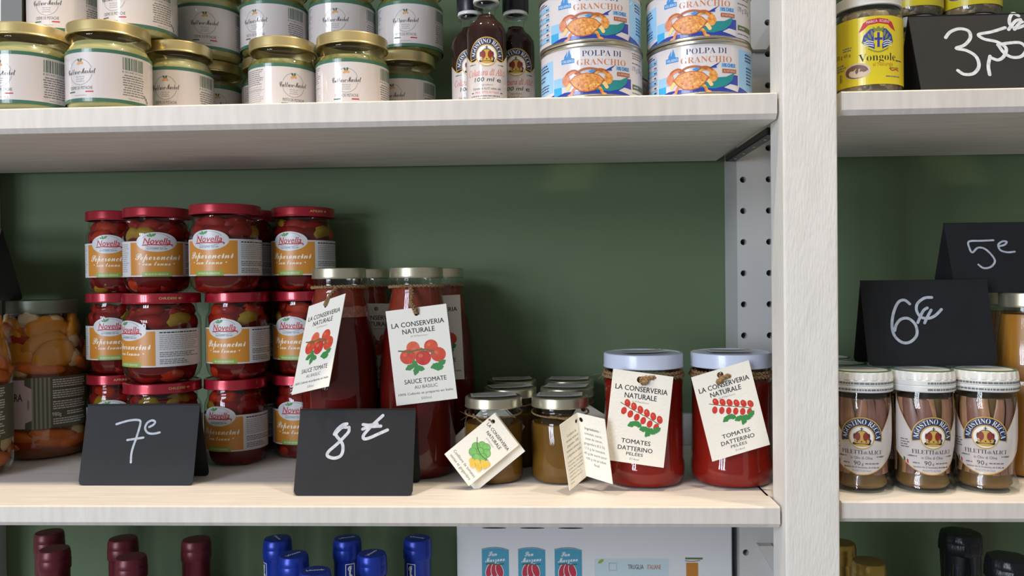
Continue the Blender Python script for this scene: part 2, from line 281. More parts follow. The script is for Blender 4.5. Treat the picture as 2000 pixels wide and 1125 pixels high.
    'K': 'P688:194 -9 153 1 119 20 93 44 77 73 75 132 102 176 147 201 195 202 227 187 245 160 244 126 208 94 158 77 159 62 193 32 233 25 272 31 309 48 344 78 378 121 448 244 346 211 342 234 462 283 539 415 629 515 726 575 657 590 549 590 429 564 374 541 324 511 280 474 246 435 226 398 221 347 237 323 278 308 340 326 419 393 488 547 499 552 512 543 520 494 507 411 471 342 415 291 346 264 270 264 213 288 193 308 181 333 180 388 204 444 250 498 316 549 400 590 471 613 542 626 613 631 719 616 767 598 877 611 876 595 803 574 854 527 873 483 871 428 840 369 781 319 700 280 604 259 556 159 485 77 397 20 296 -9;616 298 663 321 708 361 743 413 762 471 758 541 754 551 712 504 642 359|S622:157 -9 112 2 76 20 49 45 32 75 27 109 41 159 79 196 131 208 186 192 206 165 201 119 169 93 112 78 113 60 133 41 194 27 229 33 264 50 299 79 333 120 395 235 349 241 306 258 269 284 242 317 226 354 220 396 225 435 240 473 264 510 297 544 407 608 611 623 617 596 497 581 410 540 345 475 319 423 310 369 322 317 357 283 409 269 478 409 568 525 664 603 727 628 781 628 823 605 846 566 845 509 813 440 752 372 667 309 565 259 515 162 442 81 354 22 258 -9;574 302 676 380 752 474 778 537 777 576 767 587 751 591 726 583 698 559 667 519 635 461|M808:61 -13 4 0 -33 37 -45 87 -30 143 8 182 58 196 94 190 117 171 123 124 109 101 39 76 30 67 31 41 55 25 88 28 154 81 427 476 545 603 593 631 622 621 622 580 440 131 433 120 570 362 711 537 811 624 848 628 855 590 642 64 640 38 671 49 936 269 989 269 723 32 647 -8 590 -10 552 15 531 61 551 192 757 538 532 227 418 15 388 -8 350 -7 321 20 307 68 308 126 349 248 501 509 173 40 139 11 102 -7|C697:403 -10 334 10 280 47 244 98 232 160 250 236 184 258 142 305 128 373 133 415 149 457 175 497 210 535 301 594 354 615 409 628 498 630 521 624 530 609 512 593 421 580 354 549 268 477 215 394 204 342 211 305 232 281 264 268 330 369 458 498 600 592 699 627 757 627 801 608 825 572 825 528 787 459 684 360 537 278 416 244 372 144 366 105 375 61 400 35 444 26 518 39 602 89 641 138 648 171 641 206 620 225 574 229 528 206 477 90 450 91 433 130 442 181 469 222 510 251 560 267 617 266 662 243 686 201 686 149 666 102 608 43 529 3 471 -10;435 281 516 315 656 418 733 514 752 574 744 592 735 594 705 584 663 555 551 438|e411:113 -9 79 2 29 43 15 70 14 123 37 173 101 242 186 294 271 314 317 305 352 279 364 241 351 198 313 160 223 116 149 98 133 44 135 36 158 29 214 38 273 66 339 118 363 92 292 32 218 -2 183 -10;160 132 215 155 264 198 281 231 282 261 271 271 227 238|p541:48 189 141 290 284 535 414 546 258 254 289 286 329 306 389 311 422 291 441 255 435 184 345 32 369 43 462 118 489 92 392 9 347 -11 302 -10 263 12 240 50 240 95 359 269 341 267 284 229 198 122 -22 -276 -153 -286 76 171 71 163|r410:359 92 259 4 202 -12 146 -2 107 26 93 69 109 128 172 214 214 243 153 236 74 163 48 189 116 253 143 331 176 328 181 294 296 269 323 237 221 44 223 38 260 54 335 119|o447:136 -13 76 0 34 39 20 96 31 146 82 220 161 279 250 312 311 311 360 289 385 246 386 192 357 127 318 88 385 130 409 101 336 50 265 34 224 9 180 -8;171 33 204 52 201 75 230 104 257 112 291 161 312 206 317 261 312 267 291 267 165 105 148 50 153 33|n577:-7 -11 133 223 76 163 51 189 167 297 219 312 246 303 261 277 256 202 315 263 372 301 423 314 463 303 491 272 498 208 400 36 499 118 526 92 391 -9 347 -9 312 12 292 53 299 126 407 271 392 262 297 182 151 -5|c386:108 -10 56 16 38 39 24 98 35 152 87 225 164 282 248 312 324 306 360 283 372 245 358 204 331 187 291 191 273 236 299 271 306 269 289 269 177 130 148 48 156 32 229 51 314 118 340 92 240 13 175 -10|i344:245 362 219 391 220 423 253 459 301 466 335 443 340 402 308 364 291 358;295 92 195 5 127 -13 83 -5 55 20 48 76 114 207 73 163 47 189 157 304 305 311 166 35 216 69 270 118|a529:295 -11 264 6 245 38 247 54 213 18 170 -4 124 -12 70 0 31 34 18 86 29 139 80 216 159 278 249 312 315 309 341 293 349 270 365 309 485 311 364 54 464 118 489 92 393 13 338 -10;165 28 213 64 287 165 322 244 307 270 284 272 199 193 133 72 131 33 142 25|t442:47 189 188 353 317 566 452 569 378 442 445 443 435 402 354 402 160 43 166 36 226 69 283 118 308 92 217 15 159 -9 107 -10 72 10 53 45 80 153 120 215 70 163|z437:-17 -305 -53 -286 -70 -255 -64 -200 -41 -159 53 -73 214 13 218 44 210 60 186 39 153 25 87 24 67 34 60 51 73 79 135 98 199 95 243 144 213 138 172 145 145 167 144 229 84 163 56 189 190 308 241 307 269 276 268 242 225 179 265 182 359 309 398 310 409 275 388 240 237 86 290 50 363 118 387 92 307 20 314 -21 303 -77 249 -164 166 -242 89 -287 46 -302;19 -260 98 -184 204 -26 56 -119 -1 -175 -21 -208 -25 -251 -10 -265|u590:540 92 448 10 402 -9 350 -9 308 9 286 42 292 87 245 34 187 0 131 -11 89 -2 59 24 51 78 117 210 71 163 48 189 161 304 313 311 184 69 182 50 191 46 206 53 314 171 395 304 548 311 403 44 406 39 430 46 515 118|l418:309 92 222 13 170 -10 118 -11 79 8 56 43 58 98 113 205 73 163 46 184 156 305 324 578 454 589 168 49 171 38 194 45 284 119|k543:15 -10 151 240 82 163 56 189 217 386 326 578 453 589 144 -4;291 -6 266 17 261 75 306 156 302 163 255 162 243 181 257 202 316 215 390 300 440 314 489 299 507 259 491 221 440 207 406 234 413 261 407 259 350 193 392 171 410 127 397 64 466 118 490 92 398 11 347 -10|m801:-7 -11 133 223 76 163 51 189 167 297 219 312 246 304 262 279 256 201 314 263 371 301 419 314 449 305 471 279 468 202 527 263 584 301 634 314 675 304 704 275 714 228 703 175 622 52 622 37 723 118 750 92 615 -9 571 -9 536 12 516 53 526 131 618 271 603 263 495 154 379 -5 221 -11 386 260 385 260 339 232 261 144 151 -5',
}
FONT = {}
for _k, _s in GLYPHS.items():
    FONT[_k] = {}
    for _g in _s.split('|'):
        head, body = _g[1:].split(':')
        loops = []
        for l in body.split(';'):
            n = [int(v) * .001 for v in l.split()]
            loops.append([(n[i], n[i + 1]) for i in range(0, len(n), 2)])
        FONT[_k][_g[0]] = (int(head) * .001, loops)

def tess(loops):
    flat = [p for l in loops for p in l]
    tr = tessellate_polygon([[Vector((p[0], p[1], 0)) for p in l] for l in loops])
    return [tuple(flat[i] for i in t) for t in tr]

_gt = {}
def glyph_tris(f, ch):
    if (f, ch) not in _gt:
        _gt[(f, ch)] = tess(FONT[f][ch][1])
    return _gt[(f, ch)]

_tx = {}
def plain_text(s):
    """triangles of a line of text in Blender's built-in typeface, size 1"""
    if s in _tx: return _tx[s]
    cu = bpy.data.curves.new('t', 'FONT'); cu.body = s; cu.resolution_u = 2
    o = bpy.data.objects.new('t', cu); COL.objects.link(o); bpy.context.view_layer.update()
    me = bpy.data.meshes.new_from_object(o.evaluated_get(bpy.context.evaluated_depsgraph_get()))
    me.calc_loop_triangles()
    T = [tuple((me.vertices[i].co.x, me.vertices[i].co.y) for i in t.vertices) for t in me.loop_triangles]
    bpy.data.objects.remove(o); bpy.data.meshes.remove(me); bpy.data.curves.remove(cu)
    _tx[s] = T
    return T
CAP = max(p[1] for t in plain_text('H') for p in t)

class Art:
    """flat artwork in millimetres, gathered by part name; layers stack outwards"""
    def __init__(s): s.parts = {}; s.p = 'lettering'; s.boxes = []
    def tris(s, T, m, layer=None):
        if layer is None: layer = s.level(T)
        s.parts.setdefault(s.p, []).append((m, layer, T))
    def level(s, T, extra=0):
        """first free layer above everything this piece overlaps"""
        if not T: return 1
        xs = [p[0] for t in T for p in t]; ys = [p[1] for t in T for p in t]
        b = (min(xs), max(xs), min(ys), max(ys))
        n = 1 + max([q[4] for q in s.boxes if q[0] < b[1] and b[0] < q[1] and q[2] < b[3] and b[2] < q[3]], default=0)
        s.boxes.append((*b, n + extra)); return n
    def poly(s, pts, m, holes=()): s.tris(tess([pts, *holes]), m)
    def rect(s, x0, y0, x1, y1, m): s.poly([(x0, y0), (x1, y0), (x1, y1), (x0, y1)], m)
    def ell(s, cx, cy, rx, ry, m, n=28, a0=0, a1=2 * PI, rot=0):
        full = abs(a1 - a0 - 2 * PI) < 1e-6
        P = []
        for i in range(n if full else n + 1):
            a = a0 + (a1 - a0) * i / n; x, y = rx * math.cos(a), ry * math.sin(a)
            P.append((cx + x * math.cos(rot) - y * math.sin(rot), cy + x * math.sin(rot) + y * math.cos(rot)))
        s.poly(P, m)
    def ring(s, cx, cy, r0, r1, m, a0=0, a1=2 * PI, n=36, asp=1):
        T = []
        for i in range(n):
            a, b = a0 + (a1 - a0) * i / n, a0 + (a1 - a0) * (i + 1) / n
            p = lambda r, t: (cx + r * math.cos(t), cy + r * asp * math.sin(t))
            T += [(p(r0, a), p(r1, a), p(r1, b)), (p(r0, a), p(r1, b), p(r0, b))]
        s.tris(T, m)
    def stroke(s, pts, w, m, closed=False, k=5, taper=False):
        P = smooth_pts(pts, k, closed) if k > 1 else pts
        T = []; n = len(P); L = []; R = []
        for i in range(n):
            a = P[i - 1] if (i or closed) else P[0]; b = P[(i + 1) % n] if (i < n - 1 or closed) else P[-1]
            dx, dy = b[0] - a[0], b[1] - a[1]; d = math.hypot(dx, dy) or 1
            ww = w * (.35 + .65 * math.sin(PI * (i + .5) / n)) if taper else w
            L.append((P[i][0] - dy / d * ww / 2, P[i][1] + dx / d * ww / 2)); R.append((P[i][0] + dy / d * ww / 2, P[i][1] - dx / d * ww / 2))
        for i in range(n if closed else n - 1):
            j = (i + 1) % n; T.append([(L[i], R[i], R[j]), (L[i], R[j], L[j])])
        if not closed and not taper:
            for c, l, sg in ((P[0], L[0], 1), (P[-1], L[-1], -1)):
                a0 = math.atan2(l[1] - c[1], l[0] - c[0])
                q = [(c[0] + w / 2 * math.cos(a0 + sg * PI * i / 6), c[1] + w / 2 * math.sin(a0 + sg * PI * i / 6)) for i in range(7)]
                T.append([(c, q[i], q[i + 1]) for i in range(6)])
        n0 = s.level([q for t in T for q in t], len(T) * .012)
        for i, t in enumerate(T): s.tris(t, m, n0 + i * .012)
    def text(s, st, x, y, h, m, f='N', w=None, al='C', shear=0, bold=0, rot=0):
        """cap height h, centred vertically on y; w fixes the line's width"""
        if f == 'N':
            T = plain_text(st); k = h / CAP
        else:
            T = []; cx = 0
            for ch in st:
                if ch == ' ': cx += .26; continue
                if ch == '-':
                    T += [((cx + .04, .2), (cx + .3, .2), (cx + .3, .26)), ((cx + .04, .2), (cx + .3, .26), (cx + .04, .26))]; cx += .34; continue
                T += [tuple((p[0] + cx, p[1]) for p in t) for t in glyph_tris(f, ch)]; cx += FONT[f][ch][0]
            k = h / .66
        xs = [p[0] for t in T for p in t]; x0, x1 = min(xs), max(xs); kx = w / (x1 - x0) if w else k
        off = {'C': (x0 + x1) / 2, 'L': x0, 'R': x1}[al]
        c, sn = math.cos(rot), math.sin(rot); O = []
        for t in T:
            q = []
            for p in t:
                px, py = (p[0] - off) * kx + shear * p[1] * k, p[1] * k - h / 2
                q.append((x + px * c - py * sn, y + px * sn + py * c))
            O.append(tuple(q))
        s.tris(O, m)
        if bold:      # heavier weight: the line again, a hair to the side
            for d in ((bold * k, 0), (bold * k * .5, bold * k * .5)): s.tris([tuple((p[0] + d[0] * c - d[1] * sn, p[1] + d[0] * sn + d[1] * c) for p in t) for t in O], m)
    def arctext(s, st, cx, cy, r, h, m, a0, a1, f='S'):
        """letters standing on an arc from angle a0 to a1 (clockwise, radians from +x)"""
        adv = [FONT[f][c][0] if c != ' ' else .3 for c in st]; tot = sum(adv); k = h / .66; pos = 0; O = []
        for c, ad in zip(st, adv):
            if c != ' ':
                a = a0 + (a1 - a0) * (pos + ad / 2) / tot; kx = abs(a1 - a0) * (r + h / 2) / tot
                ux, uy = math.sin(a), -math.cos(a); vx, vy = math.cos(a), math.sin(a)
                for t in glyph_tris(f, c):
                    O.append(tuple((cx + vx * (r + p[1] * k) + ux * (p[0] - ad / 2) * kx, cy + vy * (r + p[1] * k) + uy * (p[0] - ad / 2) * kx) for p in t))
            pos += ad
        s.tris(O, m)
    def lines(s, x0, x1, ytop, step, n, m, h=.8, seed=1, al='L', ragged=.25):
        """rows of tiny unreadable small print as word-long dashes"""
        rnd = random.Random(seed); T = []
        for i in range(n):
            L = (x1 - x0) * (1 - ragged * rnd.random()); xa = x0 if al == 'L' else (x0 + x1 - L) / 2; xe = xa + L; y = ytop - i * step
            while xa < xe - .5:
                b = min(xe, xa + rnd.uniform(1.2, 4.2)); T += [((xa, y), (b, y), (b, y + h)), ((xa, y), (b, y + h), (xa, y + h))]; xa = b + .55
        s.tris(T, m)
    def build(s, mp, du=None, lay=.00003):
        """-> {part: mesh}; mp(u,v,off) maps millimetres to metres"""
        res = {}
        for part, items in s.parts.items():
            V, F, I, ms = [], [], [], []
            for m, layer, T in items:
                if m not in ms: ms.append(m)
                mi = ms.index(m); off = layer * lay
                for t in T:
                    a2 = (t[1][0] - t[0][0]) * (t[2][1] - t[0][1]) - (t[2][0] - t[0][0]) * (t[1][1] - t[0][1])
                    if abs(a2) < 1e-7: continue
                    if a2 < 0: t = t[::-1]
                    for q in (cut(t, du) if du else [t]):
                        o = len(V); V += [mp(p[0], p[1], off) for p in q]; F.append(tuple(range(o, o + len(q)))); I.append(mi)
            res[part] = mesh(part.split('#')[0], V, F, ms, I)
        return res

def cut(poly, du):
    lo, hi = min(p[0] for p in poly), max(p[0] for p in poly)
    a, b = math.floor(lo / du + 1e-6), math.ceil(hi / du - 1e-6)
    if b - a <= 1: return [poly]
    out = []
    for i in range(a, b):
        P = list(poly)
        for x, sg in ((i * du, 1), ((i + 1) * du, -1)):
            Q = []
            for j in range(len(P)):
                p, q = P[j - 1], P[j]; dp, dq = (p[0] - x) * sg, (q[0] - x) * sg
                if (dp < 0) != (dq < 0):
                    t = dp / (dp - dq); Q.append((x, p[1] + (q[1] - p[1]) * t))
                if dq >= 0: Q.append(q)
            P = Q
            if not P: break
        if len(P) >= 3: out.append(tuple(P))
    return out

def cyl(r, r_of=None):
    """wrap round an upright cylinder of radius r mm, u=0 facing -Y; r_of(v) gives another radius at height v"""
    def f(u, v, off):
        a = u / r; q = (r_of(v) if r_of else r) * .001 + .0002 + off
        return (q * math.sin(a), -q * math.cos(a), v * .001)
    return f

def plane(tl, rv, dv, w, h):
    """flat card: u 0..w to the right, v 0 (top) .. -h"""
    tl, rv, dv = Vector(tl), Vector(rv) / w, Vector(dv) / h
    n = dv.cross(rv).normalized()
    if n.y > 0: n = -n
    def f(u, v, off): return tuple(tl + rv * u - dv * v + n * (off + .00005))
    return f

# ---- shared motifs
gold_i = ic('gold', (196, 160, 78), .35); navy_i = ic('navy', (28, 44, 84)); red_i = ic('red', (176, 40, 48)); white_i = ic('white', (226, 226, 224), .4)
dkred_i = ic('dark_red', (128, 42, 30)); green_i = ic('leaf_green', (62, 138, 70)); dgreen_i = ic('dark_green', (56, 96, 78))
black_i = ic('near_black', (26, 24, 24))

def crest(a, cx, cy, r):
    """crown crest: navy arch with the maker's name, gold rings and a crown"""
    a.p = 'crest'
    R = r * 1.72
    a.ring(cx, cy, r * .98, R, gold_i, -.25, PI + .25, 40)
    a.ring(cx, cy, r * 1.02, R * .945, navy_i, -.2, PI + .2, 40)
    a.arctext('AGOSTINO RECCA', cx, cy, r * 1.13, r * .42, white_i, PI + .08, -.08)
    a.ell(cx, cy, r * 1.03, r * 1.03, gold_i, 36); a.ell(cx, cy, r * .92, r * .92, white_i, 36)
    a.ell(cx, cy - r * .52, r * .72, r * .22, black_i); a.ell(cx + r * .55, cy - r * .28, r * .2, r * .2, navy_i)
    a.ell(cx, cy - r * .66, r * .55, r * .12, gold_i)
    a.poly([(cx - r * .55, cy - r * .5), (cx + r * .55, cy - r * .5), (cx + r * .62, cy - r * .2), (cx - r * .62, cy - r * .2)], gold_i)
    a.ell(cx, cy + r * .12, r * .62, r * .46, gold_i, 28)
    for k in (-.3, .3): a.ell(cx + k * r, cy + r * .08, r * .2, r * .36, dkred_i, 18)
    for k in (-.56, .56): a.ell(cx + k * r, cy + r * .1, r * .1, r * .26, dkred_i, 14)
    a.stroke([(cx - r * .6, cy + .1 * r), (cx - r * .3, cy + r * .5), (cx, cy + r * .6), (cx + r * .3, cy + r * .5), (cx + r * .6, cy + .1 * r)], r * .05, black_i)
    a.stroke([(cx, cy + r * .56), (cx, cy + r * .86)], r * .06, black_i, k=1); a.stroke([(cx - r * .1, cy + r * .74), (cx + r * .1, cy + r * .74)], r * .06, black_i, k=1)
    for k in (-.35, 0, .35): a.ell(cx + k * r, cy - r * .35, r * .06, r * .06, black_i, 10)

def fish(a, cx, cy, s):
    a.poly([(cx - 4 * s, cy - .4 * s), (cx - 1 * s, cy + .9 * s), (cx + 2 * s, cy + .5 * s), (cx + 4 * s, cy + .2 * s), (cx + 5 * s, cy + 1 * s), (cx + 5 * s, cy - .9 * s), (cx + 4 * s, cy - .2 * s), (cx + 1 * s, cy - .7 * s), (cx - 2 * s, cy - .7 * s)], greyink)

def leaf(a, cx, cy, L, W, rot, m):
    P = []
    for i in range(17):
        t = i / 16; x = L * (t - .5); P.append((x, W / 2 * math.sin(PI * t) ** .8 * (1 + .12 * math.sin(t * 19))))
    for i in range(15, 0, -1):
        t = i / 16; x = L * (t - .5); P.append((x, -W / 2 * math.sin(PI * t) ** .8 * (1 + .12 * math.cos(t * 17))))
    c, s = math.cos(rot), math.sin(rot)
    a.poly([(cx + x * c - y * s, cy + x * s + y * c) for x, y in P], m)
# ------------------------------------------------------------------ the setting and the shelving
V, F = box(-1.15, 1.05, .26, .28, -.62, 1.1)
obj('wall_back', fixn(mesh('wall_back', V, F, green_m)), kind='structure', label='dark green painted back panel behind the shelves')

def board(name, label, x0, x1, top, t, back, tongue=None, group='white shelf boards'):
    P = [(.0012, top), (back, top), (back, top - t), (.004, top - t), (0, top - t + .004), (0, top - .0012)]
    V, F = prism(P, x0, x1, 'x')
    me = fixn(mesh(name, V, F, [wood, wood_saw]))
    for p in me.polygons:
        if p.normal.y < -.5: p.material_index = 1
    o = obj(name, me, label=label, cat='shelf', group=group)
    if tongue:
        V, F = box(x1 - .002, tongue[0], tongue[1], tongue[2], top - t, top)
        obj('board_end', fixn(mesh('board_end', V, F, wood)), o)
    return o
TOP = .3475
board('shelf_board', 'upper white wooden shelf under the pistachio jars and crab tins', -1.0, .1936, TOP, .0215, .241)
lower_main = board('shelf_board', 'middle white wooden shelf carrying the red pepper jars and tomato jars', -1.0, .1936, 0, .0185, .26, (.226, .034, .198))
board('shelf_board', 'lowest white wooden shelf under the capped wine bottles', -1.0, .1936, -.346, .0185, .26)
board('shelf_board', 'topmost white wooden shelf above the stacked pistachio jars', -1.0, .1936, .70, .0205, .241)
board('shelf_board', 'upper right white shelf under the yellow clam jars', .2465, .95, .3472, .0195, .241)
board('shelf_board', 'middle right white shelf under the anchovy jars', .2445, .95, .0045, .018, .26)
board('shelf_board', 'lowest right white shelf under the gold and black capped bottles', .2465, .95, -.346, .0185, .26)
board('shelf_board', 'topmost right white shelf above the yellow clam jars', .2465, .95, .70, .0205, .241)

obj('shelf_post', bevel_box('shelf_post', .1958, .2402, -.008, .030, -.6, 1.0, post_m, .0022, 3),
    label='rough-sawn white timber post between the two shelf bays', cat='post')

def upright(name, label, x0, x1, cols, zs):
    """timber upright with two columns of drilled shelf-pin holes"""
    yf, yb, r = .2, .259, .0034
    V, F = [], []
    def add(v, f):
        o = len(V); V.extend(v); F.extend([tuple(i + o for i in q) for q in f])
    edges = [x0, (cols[0] + cols[1]) / 2, x1]
    dz = zs[0] - zs[1]
    for c in range(2):
        for z in zs:
            a, b, lo, hi = edges[c], edges[c + 1], z - dz / 2, z + dz / 2
            circ = [(cols[c] + r * math.cos(2 * PI * k / 14), z + r * math.sin(2 * PI * k / 14)) for k in range(14)]
            for t in tess([[(a, lo), (b, lo), (b, hi), (a, hi)], circ]): add([(p[0], yf, p[1]) for p in t], [(0, 1, 2)])
            v = [(p[0], yf, p[1]) for p in circ] + [(p[0], yf + .035, p[1]) for p in circ]
            add(v, [(k, (k + 1) % 14, (k + 1) % 14 + 14, k + 14) for k in range(14)] + [tuple(range(14, 28))])
    z0, z1 = zs[-1] - dz / 2, zs[0] + dz / 2
    add([(x0, yf, z0), (x0, yb, z0), (x0, yb, z1), (x0, yf, z1)], [(0, 1, 2, 3)])
    add([(x1, yf, z0), (x1, yb, z0), (x1, yb, z1), (x1, yf, z1)], [(0, 1, 2, 3)])
    me = mesh(name, V, F, upright_m)
    bm = bmesh.new(); bm.from_mesh(me); bmesh.ops.remove_doubles(bm, verts=bm.verts, dist=1e-5); bmesh.ops.recalc_face_normals(bm, faces=bm.faces); bm.to_mesh(me); bm.free()
    return obj(name, me, label=label, cat='upright')
ZS = [.2991 + .0339 * k for k in range(12, -21, -1)]
upright('perforated_upright', 'grey-white upright with two columns of drilled holes behind the post', .2070, .2640, (.2139, .2415), ZS)
upright('perforated_upright', 'grey-white drilled upright at the far left edge of the shelves', -.720, -.6600, (-.705, -.677), ZS)

def slab(name, poly, y0, y1, m, label, cat):
    V, F = prism(poly, y0, y1, 'y'); return obj(name, fixn(mesh(name, V, F, m)), label=label, cat=cat)
slab('diagonal_brace', [(.2225, .437), (.2375, .437), (.310, .545), (.298, .545)], .190, .1995, upright_m, 'diagonal grey brace crossing the drilled upright above the tins', 'brace')
slab('diagonal_brace', [(.2251, -.097), (.2400, -.097), (.312, -.225), (.298, -.225)], .190, .1995, upright_m, 'diagonal grey brace on the drilled upright below the middle shelf', 'brace')
rail = obj('shelf_rail', bevel_box('shelf_rail', .1945, .2060, .036, .198, .3185, .3255, black_steel, .001, 1),
           label='black steel rail under the right end of the upper shelf', cat='rail')
for y in (.06, .1, .14, .175):
    V, F = tube([(.200, y, .3188), (.200, y, .3178)], .0016, 8)
    obj('screw', mesh('screw', V, F, silver_lid), rail)
obj('back_batten', bevel_box('back_batten', .06, .2045, .246, .2595, .0002, .0356, upright_m, .001, 1),
    label='low white batten at the back of the shelf behind the datterino jars', cat='batten')
# the shop window whose light falls on the shelves
wf = []
def wbar(c, hx, hz, d=.03):
    c = Vector(c); P = [c + wr * sx * hx + wu * sz * hz + wn * sy * d for sx in (-1, 1) for sy in (-1, 1) for sz in (-1, 1)]
    wf.append(([tuple(p) for p in P], [(0, 1, 3, 2), (4, 6, 7, 5), (0, 4, 5, 1), (2, 3, 7, 6), (0, 2, 6, 4), (1, 5, 7, 3)]))
for i in (-1.5, -.5, .5, 1.5): wbar(WC + wr * i * .34 - wn * .02, .05, .92)
for j in (-1, 0, 1): wbar(WC + wu * j * .86 - wn * .02, .56, .04)
V, F = join(wf)
obj('window_1', fixn(mesh('window_1', V, F, mat('window_frame_paint', (90, 88, 84), .5))), kind='structure', label='shop window frame behind the photographer')
# ------------------------------------------------------------------ jars and bottles: shared meshes
def shrink(profile, d, top, z0=1.5):
    """contents: the glass profile moved inwards, cut off flat at height top"""
    P = [(0, z0)]
    for r, z in profile:
        if r <= d: continue
        if z >= top: break
        P.append((r - d, max(z, z0)))
    pr = [p for p in profile if p[1] >= top]; rr = P[-1][0] if not pr else min(P[-1][0], pr[0][0] - d)
    return P + [(rr, top), (0, top)]

def lid_profile(r, z0, z1, curl=.8):
    h = z1 - z0
    return [(r - 1.6, z0), (r, z0 + .1), (r + .25, z0 + .8), (r, z0 + 1.6), (r - .2, z0 + 2.2), (r - .2, z1 - 1.6), (r - .6, z1 - .5), (r - 1.5, z1), (r - 3, z1), (r - 4, z1 - .7), (0, z1 - .7)]

_label_cache = {}
def art_meshes(key, fn, mp, du=2.2):
    if key not in _label_cache:
        a = Art(); fn(a); _label_cache[key] = a.build(mp, du)
    return _label_cache[key]

def add_label(root, meshes, rz=0, base='label'):
    l = obj(base, meshes[base], root, rot=(0, 0, rz))
    for k, me in meshes.items():
        if k != base: obj(k.split('#')[0], me, l)
    return l

# ---------------- pistachio jars
PG = [(0, .6), (27, 0), (32, 1.4), (34.8, 4.5), (35.7, 9), (35.7, 50), (34.8, 54), (32.6, 57.5), (31.4, 60), (31.2, 63), (32, 64), (31.2, 65), (31.2, 75)]
pg_glass = lathe_mesh('glass', PG, clear)
pg_lid = lathe_mesh('lid', lid_profile(35.2, 66.5, 77.5), gold_lid)
cream_m = mat('pistachio_cream', (184, 181, 126), .35, noise=(70, (1, 1, 1.6), (164, 158, 104), .3))
pesto_m = mat('pistachio_pesto', (124, 128, 60), .4, noise=(160, (1, 1, 1), (92, 86, 36), .25), bump=(300, (1, 1, 1), .5, .001))
pg_cream = lathe_mesh('contents', shrink(PG, .9, 60.5), cream_m); pg_pesto = lathe_mesh('contents', shrink(PG, .9, 57), pesto_m)
band_i = ic('label_green', (66, 108, 90), .2)
nut_i = ic('nut', (200, 150, 90))
def pistachio_label(a, word):
    L = 2 * PI * 36 / 2 - 2
    a.p = 'label'; a.rect(-L, 5.2, L, 51.2, band_i); a.rect(-L + 2, 8.3, 80, 48, paper_gloss)
    a.p = 'logo'
    a.ring(0, 31, 11, 11.35, greyink, 0, 2 * PI, 40)
    a.ell(-1, 38.6, 2.2, 1.3, nut_i, 16, rot=.4); a.ell(1.6, 39, 1.9, 1.2, nut_i, 16, rot=-.6)
    leaf(a, -1.3, 41.2, 3.4, 1.8, 2.2, dgreen_i); leaf(a, 1.2, 41.3, 3.4, 1.8, 1.2, dgreen_i)
    a.rect(-12.6, 28.6, 12.6, 34.2, paper_gloss)
    a.text('Culture-Market', 0, 31.8, 5.0, ink, 'K', w=28, rot=.03)
    a.lines(-4.5, 4.5, 26.4, 1.9, 3, softink, .7, 3, 'C')
    a.p = 'lettering'
    a.text(word + ' DE PISTACHE', 0, 17.2, 2.7, greyink, w=22.5, bold=.01)
    a.text('www.culture-market.eu', 0, 10.8, 1.0, greyink, w=12)
    a.p = 'flag'; a.rect(-12.5, 13.2, -5.5, 14.4, dgreen_i); a.rect(5, 13.2, 12, 14.4, red_i)
    a.p = 'barcode'; rnd = random.Random(4); x = 35.5
    while x < 55:
        w = rnd.choice((.35, .5, .8, 1.1)); a.rect(x, 35, x + w, 46, dgreen_i); x += w + rnd.choice((.35, .5, .8))
    a.text('8 051840 612320', 45, 33.2, 1.5, dgreen_i, w=20)
    a.p = 'small_print'
    a.lines(35, 56, 29.8, 2.15, 9, greyink, .95, 5, 'C'); a.lines(40, 54, 9.6, 2, 1, softink, .9, 2)
    for k, (x, y) in enumerate(((56.5, 14.4), (58.6, 12.6), (60, 10.2))): a.ring(x, y, .6, 1.2, ink, n=14)
    a.lines(-56, -30, 45, 1.9, 8, greyink, .9, 8); a.lines(-56, -30, 29, 1.9, 9, softink, .9, 9)
    a.rect(-56, 26.6, -30, 26.9, greyink)
pl_c = art_meshes('pc', lambda a: pistachio_label(a, 'CRÈME'), cyl(35.7)); pl_p = art_meshes('pp', lambda a: pistachio_label(a, 'PESTO'), cyl(35.7))
def pistachio(label, x, y, z, kind, w, rz, group):
    s = w / .0715
    t = thing('pistachio_jar', label, 'jar', (x, y, z), 0, group, (s, s, 1))
    obj('glass', pg_glass, t); obj('lid', pg_lid, t); obj('contents', pg_cream if kind == 'c' else pg_pesto, t)
    add_label(t, pl_c if kind == 'c' else pl_p, math.radians(rz) + az(x, y))
LOW, UP = 'pistachio jars standing on the upper shelf', 'pistachio jars stacked on top'
Z2 = TOP + .0776
